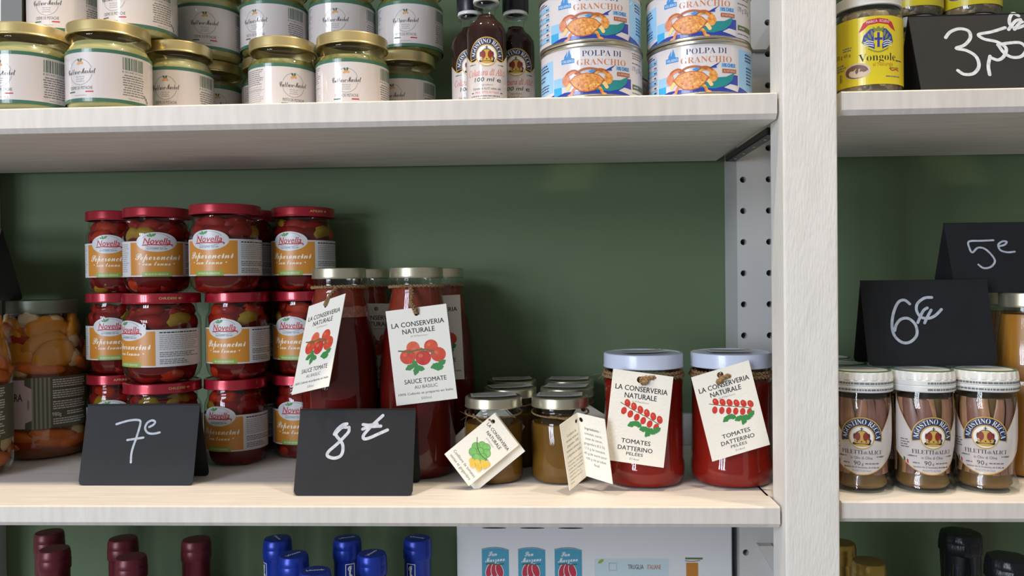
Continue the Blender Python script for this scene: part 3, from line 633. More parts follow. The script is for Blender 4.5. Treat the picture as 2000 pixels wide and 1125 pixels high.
for a in [
    ('pale pistachio cream jar cut by the left picture edge, lower row', -.4730, .0375, TOP, 'c', .0715, -40, LOW),
    ('pale pistachio cream jar with barcode turned forward, second in lower front row', -.3980, .0375, TOP, 'c', .0715, -40, LOW),
    ('pistachio cream jar half hidden behind the barcode jar, logo facing out', -.3607, .0960, TOP, 'c', .0645, -22, LOW),
    ('pistachio jar in deep shade behind, only barcode and lid edge showing', -.3580, .1660, TOP, 'p', .0645, 10, LOW),
    ('pistachio jar almost hidden at the left behind the first pesto jar', -.2870, .1560, TOP, 'p', .0640, 30, LOW),
    ('dark green pistachio pesto jar with logo centred, lower front row', -.2551, .0931, TOP, 'p', .0655, 16, LOW),
    ('dark green pistachio pesto jar, largest lid, right one of the front pair', -.1849, .0852, TOP, 'p', .0690, -10, LOW),
    ('pesto jar at the right end of the lower row, standing further back', -.1470, .1480, TOP, 'p', .0665, -20, LOW),
    ('pistachio jar hidden behind the jar at the left edge', -.4650, .1140, TOP, 'c', .0690, -20, LOW),
    ('pistachio jar hidden at the back between the pesto jars', -.2150, .1620, TOP, 'p', .0640, -20, LOW),
    ('leftmost stacked pistachio cream jar, beside the grey card', -.4650, .0842, Z2, 'c', .0690, -30, UP),
    ('second stacked pistachio cream jar from the left, above the barcode jar', -.3910, .0774, Z2, 'c', .0700, -36, UP),
    ('third stacked pistachio cream jar, set back with its logo facing out', -.3537, .1493, Z2, 'c', .0685, -5, UP),
    ('stacked pesto jar above the first dark green jar, barcode on its right', -.2820, .1476, Z2, 'p', .0685, -34, UP),
    ('stacked pesto jar above the second dark green jar, logo left of centre', -.2110, .1507, Z2, 'p', .0685, -12, UP),
    ('rightmost stacked pesto jar, next to the small sauce bottles', -.1410, .1587, Z2, 'p', .0685, -8, UP)]:
    pistachio(*a)

# ---------------- red pepper jars
NG = [(0, 1), (23, 0), (28, 1.2), (32.5, 6), (34.5, 14), (34.5, 61), (33.8, 66), (31.2, 71), (30.4, 74), (31, 75.5), (30.4, 77), (30.4, 88)]
ng_glass = lathe_mesh('glass', NG, clear); ng_lid = lathe_mesh('lid', lid_profile(34.6, 81, 91.5), red_lid)
brine_m = mat('red_pepper_oil', (106, 18, 13), .5, spec=.1, noise=(60, (1, 1, 1), (76, 13, 11), .3))
ng_cont = lathe_mesh('contents', shrink(NG, 4.2, 76), brine_m)
pep_m = [mat('red_pepper_skin', (134, 24, 15), .5, spec=.12, noise=(70, (1, 1, 1), (100, 17, 12), .3)), mat('orange_pepper_skin', (152, 42, 18), .5, spec=.12), mat('olive_pepper_skin', (146, 112, 30), .5, spec=.12, noise=(80, (1, 1, 1), (120, 100, 30), .3))]
def blob(seed, rx, ry, rz):
    rnd = random.Random(seed); bm = bmesh.new(); bmesh.ops.create_icosphere(bm, subdivisions=2, radius=1)
    k = [Vector((rnd.uniform(-1, 1), rnd.uniform(-1, 1), rnd.uniform(-1, 1))) for _ in range(5)]
    for v in bm.verts:
        n = v.co.normalized(); q = 1 + sum(.09 * math.sin(3 * n.dot(d) + i) for i, d in enumerate(k)); v.co = Vector((n.x * rx * q, n.y * ry * q, n.z * rz * q))
    return bm
def blob_mesh(name, seed, rx, ry, rz, m):
    bm = blob(seed, rx, ry, rz); me = bpy.data.meshes.new(name); bm.to_mesh(me); bm.free(); me.materials.append(m)
    me.polygons.foreach_set('use_smooth', [True] * len(me.polygons)); return me
pep_mesh = [blob_mesh('pepper', 10 + i, .0140, .0078, .0085, m) for i, m in enumerate(pep_m)]
label_white = ic('label_white', (196, 198, 200), .35); orange_i = ic('label_orange', (192, 128, 44), .35); lime_i = ic('label_lime', (132, 158, 66), .4); teal_i = ic('teal', (70, 120, 130))
nred_i = ic('logo_red', (178, 28, 46)); ltext = ic('script_white', (232, 224, 206), .4)
def pepper_label(a):
    a.p = 'label'; a.rect(-48, 17.2, 76, 55, label_white); a.ell(0, 54, 20, 10.4, label_white, 40)
    a.rect(-27.5, 18.6, 27.5, 53.4, orange_i); a.ell(0, 54, 20, 10.4, label_white, 40)
    a.p = 'logo'; a.ring(0, 55.4, 13.6, 14.1, dgreen_i, asp=.55, n=40)
    a.rect(-15, 51.5, 15, 58.2, label_white)
    a.text('Novella', 0, 55, 6.4, nred_i, w=26, shear=.25, bold=.028); a.stroke([(-13.5, 50.6), (-5, 51.2), (6, 51), (14.2, 51.4), (15, 50)], 1.1, nred_i)
    leaf(a, -5.5, 61.2, 5, 2.2, 2.0, green_i); leaf(a, -2.6, 61.4, 5.4, 2.4, .5, green_i); leaf(a, -7.6, 60.4, 3.4, 1.6, 2.7, green_i)
    a.text('Specialità Sarde', 0, 47.2, 2.2, teal_i, w=20, shear=.3)
    a.p = 'lettering'; a.text('Peperoncini', 1, 38.6, 7.2, ltext, 'K', w=45); a.text('con tonno', 0, 31.3, 4.6, ltext, 'K', w=27)
    a.ell(-17, 31, .7, .7, ltext, 10); a.ell(17, 31, .7, .7, ltext, 10)
    a.p = 'strip'; a.rect(-14.5, 17.2, 14.5, 22.4, lime_i); a.text("IN OLIO DI GIRASOLE", 0, 19.8, 1.9, ltext, w=22)
    a.p = 'small_print'
    a.lines(31, 70, 51.4, 1, 1, ink, 1.2, 3); a.lines(31, 70, 48.6, 2.0, 8, softink, 1.1, 4, ragged=.15); a.lines(31, 70, 31.2, 1.9, 3, greyink, .95, 5); a.lines(31, 58, 24, 1.9, 3, greyink, .95, 6)
    a.lines(-47, -30, 51, 2.2, 14, softink, 1.1, 7)
nl = art_meshes('nov', pepper_label, cyl(34.5))
def lid_word(a, st):
    a.p = 'lettering'; a.text(st, 0, 86.5, 2.4, ic('lid_gold', (214, 178, 110), .4), w=15, bold=.01)
    a.stroke([(9, 86.5), (12.5, 86.5)], .5, ic('lid_gold', (214, 178, 110)), k=1); a.stroke([(11, 87.6), (9, 86.5), (11, 85.4)], .5, ic('lid_gold', (214, 178, 110)), k=1)
lw = {w: art_meshes('lw' + w, lambda a: lid_word(a, w), cyl(34.7)) for w in ('CHIUDERE', 'APRIRE')}
def pepper(label, x, y, lev, w, rz, word=None, wr_=0):
    s = w / .070
    t = thing('pepper_jar', label, 'jar', (x, y, lev * .0917), 0, 'jars of chilli peppers with tuna', (s, s, 1))
    obj('glass', ng_glass, t); l = obj('lid', ng_lid, t); c = obj('contents', ng_cont, t)
    add_label(t, nl, math.radians(rz) + az(x, y))
    if word: obj('lettering', lw[word]['lettering'], l, rot=(0, 0, math.radians(wr_) + az(x, y)))
    rnd = random.Random(int((x + y + lev) * 9999))
    for z0, rr, n in ((61.5, 24.6, 7), (70.5, 21.4, 6), (9.5, 22.0, 7)):
        for k in range(n):
            zz = z0 + rnd.uniform(-1.5, 1.5); an = 2 * PI * (k + rnd.uniform(-.25, .25)) / n
            obj('pepper', pep_mesh[rnd.choice((0, 0, 0, 0, 0, 1, 1, 2))], c, (rr * .001 * math.sin(an), -rr * .001 * math.cos(an), zz * .001), (0, rnd.uniform(-.3, .3), an))
for a in [
    ('red-lidded pepper jar on top of the leftmost stack', -.4927, .2150, 2, .0640, -16),
    ('red-lidded pepper jar in the middle of the leftmost stack', -.4935, .2150, 1, .0640, -14),
    ('bottom pepper jar of the leftmost stack, behind the 7 euro sign', -.4945, .2150, 0, .0640, -12, 'APRIRE', 6),
    ('top pepper jar second from left, label facing straight out', -.4286, .1850, 2, .0725, -3),
    ('foremost pepper jar with CHIUDERE on its lid and label turned left', -.4055, .1450, 1, .0780, -56, 'CHIUDERE', 8),
    ('pepper jar right behind the 7 euro sign, only lid and neck showing', -.4060, .1450, 0, .0780, -40, 'CHIUDERE', 20),
    ('top pepper jar third from left, label turned a little left', -.3424, .1600, 2, .0745, -28),
    ('middle pepper jar right of the CHIUDERE jar', -.3340, .1680, 1, .0665, -26),
    ('bottom pepper jar right of the 7 euro sign', -.3375, .1690, 0, .0660, -34),
    ('pepper jar at the back of the top layer, a sliver between two jars', -.3420, .2275, 2, .0600, -45),
    ('pepper jar at the back of the middle layer, a sliver between two jars', -.3410, .2300, 1, .0570, -45),
    ('pepper jar at the back of the bottom layer, a sliver between two jars', -.3410, .2310, 0, .0560, -45),
    ('top pepper jar of the rightmost stack, APRIRE on its lid', -.2723, .2050, 2, .0703, -26, 'APRIRE', 24),
    ('middle pepper jar of the rightmost stack, behind the left bottle tag', -.2724, .2050, 1, .0703, -26),
    ('bottom pepper jar of the rightmost stack, beside the 8 euro sign', -.2737, .2050, 0, .0703, -20)]:
    pepper(*a)

# ---------------- tags
tom_i = [mat('ink_tomato_a', (222, 92, 58), .6, noise=(260, (1, 1, 1), (198, 52, 34), .3)), mat('ink_tomato_b', (230, 122, 84), .6, noise=(260, (1, 1, 1), (214, 78, 48), .3)), mat('ink_tomato_c', (212, 66, 52), .6, noise=(260, (1, 1, 1), (186, 40, 34), .3))]; stem_i = ic('stem', (84, 110, 60))
lgreen_i = mat('ink_fresh_green', (146, 204, 118), .6, noise=(240, (1, 1, 1), (104, 176, 88), .3)); ginger_i = mat('ink_ginger_yellow', (238, 208, 96), .6, noise=(240, (1, 1, 1), (224, 178, 58), .3))
def tag_outline(w, h, hx=None, hy=5.5, hr=2.4, cr=.8):
    P = [(0, -h), (w, -h), (w, 0), (0, 0)]
    H = [(hx + hr * math.cos(2 * PI * k / 20), -hy + hr * math.sin(2 * PI * k / 20)) for k in range(20)] if hx is not None else None
    return P, H
def tag_body(mp, w, h, hx, hy, hr, th=.0005):
    """a card with thickness and a punched hole"""
    P, H = tag_outline(w, h, hx, hy, hr); V, F = [], []
    loops = [P, H] if H else [P]
    T = tess(loops)
    for off in (0, -th):
        for t in T:
            o = len(V); V += [mp(p[0], p[1], off) for p in t]; F.append((o, o + 1, o + 2))
    for L in loops:
        n = len(L); o = len(V); V += [mp(p[0], p[1], 0) for p in L] + [mp(p[0], p[1], -th) for p in L]
        F += [(o + i, o + (i + 1) % n, o + (i + 1) % n + n, o + i + n) for i in range(n)]
    me = mesh('tag', V, F, card)
    bm = bmesh.new(); bm.from_mesh(me); bmesh.ops.remove_doubles(bm, verts=bm.verts, dist=1e-6); bmesh.ops.recalc_face_normals(bm, faces=bm.faces); bm.to_mesh(me); bm.free()
    return me
def head(a, w, y, s=1):
    a.p = 'lettering'; a.text('LA CONSERVERIA', w / 2, y, 4.5 * s, ink, w=.865 * w, bold=.03); a.text('NATURALE', w / 2, y - 6.7 * s, 4.5 * s, ink, w=.53 * w, bold=.03)
    a.text('di M.Fasciocco', w / 2, y - 11.6 * s, 1.6 * s, greyink, w=.28 * w, shear=.3)
def tag_sauce(a):
    w, h = 58, 90; head(a, w, -15)
    a.p = 'picture'
    for x, y, r, k in ((22, -37.5, 6.4, 1), (39, -38, 6.6, 0), (28, -43, 5.2, 1), (16, -45.5, 7.4, 0), (45, -46.5, 7.2, 0), (30.5, -48, 7.4, 2)): a.ell(x, y, r, r * .95, tom_i[k], 22); a.ell(x - r * .3, y + r * .3, r * .3, r * .25, tom_i[1], 12)
    a.stroke([(8, -39), (19, -40.5), (31, -40), (41, -43)], 1.3, stem_i)
    for x, y in ((19, -41), (31, -41.5), (40, -44.5)): a.stroke([(x - 2.6, y - 2.4), (x, y), (x + 2.6, y - 2)], .8, stem_i)
    for x, y, r in ((17, -55.5, .4), (22, -53.5, 1.8), (26, -57.5, -.3), (22.5, -59, 1.2), (41, -57, .3), (47, -55, .5), (44, -59, .1)): leaf(a, x, y, 10, 5.4, r, green_i)
    a.p = 'lettering'; a.text('SAUCE TOMATE', w / 2 + 1, -69, 4.1, ink, w=40, bold=.022); a.text('AU BASILIC', w / 2 + 1, -74.8, 3.1, ink, w=22)
    a.text('100% Cultivés et préparés en Italie', w / 2, -80.4, 2.1, ink, w=52, bold=.01); a.text('500ml', w / 2, -85.6, 2.3, greyink, w=9.5)
def tag_datt(a):
    w, h = 54, 82; head(a, w, -15)
    a.p = 'picture'; a.stroke([(10, -29), (21, -34), (33, -38.5), (46, -44)], .7, stem_i)
    for i in range(6):
        x, y = 14.5 + i * 6, -32 - i * 2.2
        a.ell(x + 1.5, y + 3.2, 2.6, 3.6, tom_i[2], 18, rot=.3)
        if i < 6: a.ell(x - 1, y - 4, 2.5, 3.4, tom_i[2], 18, rot=-.25)
        a.ell(x + 1, y + 4.2, .8, 1, tom_i[1], 8)
    for x, y, r in ((22, -47, .5), (27, -46.5, -.5), (33, -50, .2), (39.5, -51, -.5), (44, -49.5, .6), (37, -53, 1)): leaf(a, x, y, 9, 5, r, green_i)
    a.p = 'lettering'; a.text('TOMATES', w / 2, -62.5, 3.8, ink, w=26, bold=.025); a.text('DATTERINO', w / 2, -68.8, 3.8, ink, w=31, bold=.025)
    a.text('PELÉES', w / 2, -73.6, 2.6, ink, w=15, bold=.012); a.text('314ml', w / 2, -78, 1.8, greyink, w=8.5)
def tag_jam(a):
    w, h = 37, 59; a.p = 'lettering'
    a.text('LA CONSERVERIA', w / 2 + .5, -10.5, 2.9, ink, w=31, bold=.02); a.text('NATURALE', w / 2 + .5, -15.6, 2.9, ink, w=20, bold=.02); a.text('di M.Fasciocco', w / 2, -19.6, 1.4, greyink, w=11)
    a.p = 'picture'
    for x, y in ((16, -27), (20, -25), (24, -28), (13, -32), (19, -32), (25, -33), (15, -37), (21, -38)): a.ell(x, y, 4.2, 3.8, lgreen_i, 16); a.ring(x, y, 3.6, 3.9, green_i, n=14)
    for x, y in ((21, -43), (25, -39.5), (29, -35.5), (28, -40.5), (24, -44.5), (31.5, -37), (30, -42), (32, -33.5)): a.ell(x, y, 3.1, 2.5, ginger_i, 14)
    a.stroke([(7, -26), (14, -31), (22, -33), (30, -31)], .5, stem_i)
    a.p = 'lettering'; a.text('Confiture de tomates', w / 2, -49.6, 2.6, ink, w=31); a.text('vertes et gingembre', w / 2, -54.4, 2.6, ink, w=29)
def tag_text_left(a):
    w = 29; a.p = 'lettering'
    for i, t in enumerate(('Confiture de', 'tomates vertes et', 'gingembre. 100%', 'tomates cultivées et', 'préparées en Italie')): a.text(t, w / 2 + 1, -13.5 - i * 4.3, 2.2, ink, w=(15, 20, 19, 23, 22)[i])
    for i, t in enumerate(('Conserver dans un endroit', 'frais et sec, à l’abri de la', 'lumière. Après ouverture,', 'conserver au réfrigérateur', 'entre 0°C et +4°C, et', 'consommer dans les 7', 'jours.')): a.text(t, 3.5, -36 - i * 3.1, 1.5, ink, w=(23, 23, 23, 23, 18, 20, 6)[i], al='L')
def tag_text_right(a):
    w = 32; a.p = 'lettering'; a.text('Ingrédients :', w / 2, -13, 2.3, ink, w=18, bold=.015)
    for i, t in enumerate(('tomates, sucre,', 'zeste de citron,', 'gingembre (0,3 %)', '113 g de tomates', '45 g de sucre pour', '100 g de produit', 'final')): a.text(t, w / 2, -17.8 - i * 4.7, 2.3, ink, w=(20, 20, 24, 23, 26, 23, 6)[i])
def make_tag(parent, tl, rv, dv, w, h, fn, hx=None, hy=5.5, hr=2.4, name='tag', label=None):
    """tag as a part of its jar; coordinates are world metres, the jar stands unrotated"""
    o = Vector(parent.location); mp = plane(Vector(tl) - o, rv, dv, w, h)
    t = obj(name, tag_body(mp, w, h, hx, hy, hr), parent, label=label)
    if fn:
        a = Art(); fn(a)
        for k, me in a.build(mp).items(): obj(k, me, t)
    return t
def neck_twine(parent, r, z, r_s=.0012, n=90, sag=0):
    path = [((r + .001) * math.sin(2 * PI * i / n), -(r + .001) * math.cos(2 * PI * i / n), z + sag * math.cos(2 * PI * i / n)) for i in range(n)]
    V, F = twine(path, True, r_s, turns=26); return obj('twine', mesh('twine', V, F, twine_m, smooth=True), parent)
def twine_line(parent, pts, r_s=.0012):
    V, F = twine(smooth_pts(pts, 8), False, r_s); return obj('twine_knot', mesh('twine_knot', V, F, twine_m, smooth=True), parent)
def fibres(parent, c, n, L, seed):
    rnd = random.Random(seed); P = []
    for i in range(n):
        d = Vector((rnd.uniform(-1, 1), rnd.uniform(-1, .2), rnd.uniform(-.6, .8))) * L * rnd.uniform(.5, 1)
        P.append(tube([Vector(c), Vector(c) + d * .6 + Vector((0, 0, .0006)), Vector(c) + d], .00012, 4))
    V, F = join(P); return obj('twine_fibre', mesh('twine_fibre', V, F, twine_m), parent)

# ---------------- tomato sauce bottles
BG = [(0, 2.2), (29, 0), (35, 1.5), (38, 6), (38.5, 12), (38.5, 85), (37.9, 105), (35.4, 130), (31.6, 152), (28, 170), (25.8, 180), (25, 185), (25.6, 187), (25, 191), (25, 204)]
bg_glass = lathe_mesh('glass', BG, clear, 64); bg_lid = lathe_mesh('lid', lid_profile(27, 196, 206.7), silver_lid, 64)
sauce_m = mat('tomato_sauce', (104, 17, 10), .5, spec=.1, noise=(30, (1, 1, .5), (84, 11, 9), .3))
pulp_m = mat('separated_tomato_pulp', (142, 58, 34), .6, spec=.1, noise=(120, (1, 1, 1), (122, 40, 28), .3))
foam_m = mat('pale_tomato_foam', (196, 140, 112), .6, noise=(300, (1, 1, 1), (150, 70, 50), .3), bump=(400, (1, 1, 1), .8, .002))
sc_full = lathe_mesh('contents', shrink(BG, 1.2, 160), sauce_m, 64)
sc_top = lathe_mesh('separated_pulp', [(0, 160.2), (28.6, 160.2), (26.8, 170), (24.4, 180), (23.8, 188), (0, 188)], pulp_m, 64)
sc_foam = lathe_mesh('foam', [(0, 158), (30.2, 158), (29.2, 162), (28.0, 166), (26.9, 169), (0, 169)], foam_m, 64, lambda a, z: 1 + .012 * math.sin(9 * a + z))
def bottle(label, x, y, foam):
    t = thing('tomato_sauce_bottle', label, 'bottle', (x, y, 0), 0, 'bottles of tomato sauce')
    obj('glass', bg_glass, t); obj('lid', bg_lid, t); c = obj('contents', sc_full, t)
    obj('separated_pulp', sc_top, c)
    if foam: obj('foam', sc_foam, c)
    neck_twine(t, .0258, .1872, .0012, sag=.001)
    return t
b = bottle('front left tomato sauce bottle with its tag swung out to the left', -.2105, .122, True)
make_tag(b, (-.2368, .1050, .1690), (.0462, -.0362, .0130), (-.0090, -.030, -.0838), 58, 90, tag_sauce, 29)
twine_line(b, [(.004, -.0275, .1865), (.001, -.034, .181), (-.002, -.0385, .1745), (-.0037, -.0378, .1704)], .0016); fibres(b, (.012, -.0245, .1868), 9, .012, 2)
b = bottle('front right tomato sauce bottle with its tag facing forward', -.1318, .122, False)
make_tag(b, (-.1557, .0835, .1641), (.0587, 0, .0069), (.0102, -.0035, -.0906), 58, 90, tag_sauce, 29)
twine_line(b, [(-.001, -.0275, .1865), (.0012, -.034, .179), (.0010, -.0395, .172), (.0045, -.0414, .167), (.0061, -.0395, .1622)], .0018); fibres(b, (-.010, -.0255, .1868), 10, .012, 3)
b = bottle('tomato sauce bottle behind, seen between the two front bottles', -.2033, .200, True)
make_tag(b, (-.2105, .1608, .1700), (.058, 0, -.001), (-.0008, 0, -.090), 58, 90, tag_sauce, 29)
b = bottle('tomato sauce bottle at the back right with a pale tag edge showing', -.1195, .2005, False)
make_tag(b, (-.1500, .1600, .1760), (.058, 0, .002), (.004, -.002, -.089), 58, 90, tag_sauce, 29)

# ---------------- small green tomato jam jars
SG = [(0, 1), (22, 0), (26.5, 1.6), (28.3, 5), (28.5, 9), (28.5, 55), (27.4, 59), (25.4, 62), (24.8, 64.5), (25.4, 66), (24.8, 67.5), (24.8, 79)]
sg_glass = lathe_mesh('glass', SG, clear); sg_lid = lathe_mesh('lid', lid_profile(27.8, 71, 80.8), silver_lid)
jam_m = mat('green_tomato_jam', (124, 88, 28), .5, spec=.1, noise=(50, (1, 1, .6), (98, 68, 24), .35))
sg_cont = lathe_mesh('contents', shrink(SG, 1.1, 56), jam_m)
def lid_sticker(z, w, h, rz, seed):
    a = Art(); rnd = random.Random(seed)
    a.p = 'sticker'; a.poly([(-w / 2, -h / 2), (w / 2, -h / 2 + 1), (w / 2 - 1, h / 2), (-w / 2, h / 2)], paper)
    a.p = 'small_print'; a.lines(-w / 2 + 2, w / 2 - 2, h / 2 - 5, 2.4, 6, greyink, 1.2, seed)
    def mp(u, v, off):
        return (u * .001, v * .001, z + off + .0004 + .0012 * (abs(u) / w) ** 2 * 4 * (1 if u > 0 else .4))
    return a.build(mp, 3)
stick = lid_sticker(.0809, 44, 26, 0, 3)
def jam(label, x, y, rz):
    t = thing('jam_jar', label, 'jar', (x, y, 0), 0, 'small jars of green tomato jam')
    obj('glass', sg_glass, t); l = obj('lid', sg_lid, t); obj('contents', sg_cont, t)
    s = obj('sticker', stick['sticker'], l, rot=(0, 0, rz)); obj('small_print', stick['small_print'], s)
    neck_twine(t, .0262, .0655, .0007, sag=-.002)
    return t
t = jam('front left jam jar with a folded leaf-picture tag hanging askew', -.0533, .0950, .15)
make_tag(t, (-.0499, .0560, .0703), (.0222, 0, -.0295), (-.0461, -.006, -.0366), 37, 59, tag_jam, 5.2, 5.8, 2.0)
make_tag(t, (-.0489, .0590, .0703), (.0268, .0030, -.0366), (-.0461, -.004, -.0366), 44, 59, None, 5.2, 5.8, 2.0, name='tag_back_leaf')
twine_line(t, [(-.018, -.0215, .0665), (-.012, -.0285, .0620), (-.006, -.034, .0600), (.0005, -.038, .0625), (-.002, -.0400, .0648)], .0007)
fibres(t, (-.024, -.014, .063), 8, .009, 4)
t = jam('front right jam jar with its printed tag standing open like a book', .0114, .0950, -.1)
make_tag(t, (.0100, .0350, .0631), (.0165, .0230, .0070), (.0081, -.004, -.0578), 29, 59, tag_text_left, 25.5, 6.5, 1.9, name='tag_left_leaf')
make_tag(t, (.0265, .0580, .0701), (.0235, -.0220, -.0022), (.0063, -.004, -.0572), 32, 59, tag_text_right, 3.5, 6.0, 2.2, name='tag_right_leaf')
twine_line(t, [(-.010, -.0265, .0650), (0, -.030, .0635), (.008, -.033, .0632), (.0145, -.036, .0640)], .0007)
t = jam('second-row jam jar behind the folded tag', -.0400, .1585, .3)
make_tag(t, (-.0560, .1240, .0740), (.0262, 0, -.0262), (-.0415, -.002, -.0415), 37, 59, None, 5.2, 5.8, 2.0)
make_tag(t, (-.0540, .1250, .0740), (.0300, .001, -.0290), (-.0250, -.001, -.0500), 42, 58, None, 5.2, 5.8, 2.0, name='tag_back_leaf')
t = jam('second-row jam jar with a punched grey tag behind the open tag', .0194, .1580, -.2)
make_tag(t, (.0335, .1250, .0715), (.0310, -.001, -.0200), (-.0310, -.002, -.0490), 37, 59, None, 6.2, 7.0, 2.5)
jam('back-row jam jar at the left, lid just visible', -.0408, .2200, .1)
jam('back-row jam jar at the right, lid just visible', .0238, .2200, -.15)

# ---------------- datterino jars
DG = [(0, 2), (30, 0), (35.5, 2), (38, 7), (38.5, 14), (38.3, 19), (37.3, 23), (37.2, 90), (37.8, 96), (36.4, 101), (34.4, 104), (34, 107), (34, 120)]
dg_glass = lathe_mesh('glass', DG, clear, 64); dg_lid = lathe_mesh('lid', lid_profile(37.6, 109.3, 122.8), blue_lid, 64)
datt_m = mat('peeled_tomatoes', (150, 32, 18), .5, spec=.1, noise=(34, (1, 1, .5), (122, 20, 14), .35))
dg_cont = lathe_mesh('contents', shrink(DG, 1.1, 98), datt_m, 64)
stick2 = lid_sticker(.1229, 42, 30, 0, 5)
def datt(label, x, y, rz):
    t = thing('tomato_jar', label, 'jar', (x, y, 0), 0, 'jars of peeled datterino tomatoes')
    obj('glass', dg_glass, t); l = obj('lid', dg_lid, t); obj('contents', dg_cont, t)
    s = obj('sticker', stick2['sticker'], l, rot=(0, 0, rz)); obj('small_print', stick2['small_print'], s)
    for k, z in enumerate((.1015, .1045)): neck_twine(t, .0362 - k * .0014, z, .0015)
    return t
t = datt('left datterino tomato jar, grey-lit tag hanging straight', .0909, .0890, .1)
make_tag(t, (.0588, .0455, .1119), (.0539, 0, -.0077), (-.0097, -.002, -.0817), 54, 82, tag_datt, 25, 6.6, 3)
twine_line(t, [(-.008, -.0385, .1045), (-.005, -.0430, .1020), (-.0025, -.0455, .1005), (-.0055, -.0448, .0990), (-.0065, -.0425, .1030), (.002, -.0440, .1035), (.008, -.0385, .1035)], .0017)
fibres(t, (-.036, -.008, .1035), 12, .016, 8)
t = datt('right datterino tomato jar, bright tag tilted, beside the post', .1737, .0890, -.1)
make_tag(t, (.1286, .0455, .1036), (.0512, 0, .0152), (.0178, -.002, -.0755), 54, 82, tag_datt, 26, 5.6, 3)
twine_line(t, [(-.030, -.0250, .1045), (-.018, -.0400, .1035), (-.0195, -.0455, .1005), (-.021, -.0440, .1000), (-.014, -.0450, .1045), (-.008, -.0385, .1050)], .0017)
# ---------------- crab tins
RC = 45.7
can_p = [(0, 1.2), (RC - 2.6, 1.2), (RC - 2.2, .2), (RC - .6, .2), (RC + .2, 1.0), (RC + .2, 2.2), (RC - .5, 3), (RC - .5, 43.2), (RC + .5, 44.2), (RC + .6, 46), (RC - .3, 46.9), (RC - 1.8, 46.9), (RC - 2.4, 45.4), (0, 45.4)]
can_me = lathe_mesh('tin_body', can_p, tin, 72)
can_white = ic('tin_white', (212, 208, 210), .2); sky_i = ic('sky_blue', (150, 198, 232), .2); cyan_i = ic('cyan', (66, 170, 226), .2); royal_i = ic('royal_blue', (50, 66, 160), .2); sea_i = ic('sea_teal', (44, 138, 140), .2)
title_b = ic('title_blue', (54, 62, 110)); title_o = ic('title_brown', (190, 120, 78)); crab_a = mat('ink_crab_orange', (236, 176, 92), .4, noise=(520, (1, 1, 1), (198, 112, 44), .16)); crab_b = mat('ink_crab_pink', (228, 164, 126), .4, noise=(420, (1, 1, 1), (200, 112, 78), .2)); crab_c = ic('crab_cream', (236, 204, 138)); crab_d = ic('crab_brown', (170, 92, 46)); boat_i = ic('boat_blue', (58, 138, 206))
def crab_pic(a, cx, cy, s):
    P = lambda pts: [(cx + x * s, cy + y * s) for x, y in pts]
    a.p = 'picture'
    for sg in (-1, 1):
        for d, m, w in ((0, crab_b if sg < 0 else crab_a, 3.6), (1, crab_d, 1.2)):
            a.stroke(P([(sg * 5, 5 + d), (sg * 10, 8.2 + d), (sg * 16, 6.5 + d), (sg * 18.5, 2 + d)]), w * s, m)
        a.ell(cx + sg * 17.5 * s, cy + 1.6 * s, 3.6 * s, 4.6 * s, crab_b if sg < 0 else crab_a, 18)
        a.stroke(P([(sg * 7, -2), (sg * 13, -1.5), (sg * 16, -5)]), 3 * s, crab_c)
        a.stroke(P([(sg * 7, -4.5), (sg * 11, -6.5), (sg * 12.5, -10), (sg * 15, -11)]), 2.4 * s, crab_b if sg < 0 else crab_a)
    a.poly(P([(-14.5, .5), (-10, 4.6), (-5, 6), (0, 6.6), (5, 6), (10, 4.6), (14.5, .5), (11, -4), (6, -8), (0, -9), (-6, -8), (-11, -4)]), crab_d)
    a.poly(P([(-13.5, .5), (-9.6, 4), (-5, 5.3), (0, 5.9), (5, 5.3), (9.6, 4), (13.5, .5), (10.4, -3.6), (5.6, -7.2), (0, -8.2), (-5.6, -7.2), (-10.4, -3.6)]), crab_a)
    rnd = random.Random(3)
    for i in range(14):
        an, q = rnd.uniform(0, 2 * PI), rnd.uniform(.1, .95) ** .6
        a.ell(cx + 10.8 * s * q * math.cos(an), cy - s + 6.4 * s * q * math.sin(an), 1.0 * s, .55 * s, rnd.choice((crab_c, crab_d, crab_b)), 7, rot=rnd.uniform(0, 3))
    a.stroke(P([(-9, 6.5), (-3, 9.4), (4, 9.8), (12, 8)]), 1.7 * s, crab_d)
    a.poly(P([(1, 7.4), (5, 9.2), (7.5, 7.6), (4, 6)]), boat_i)
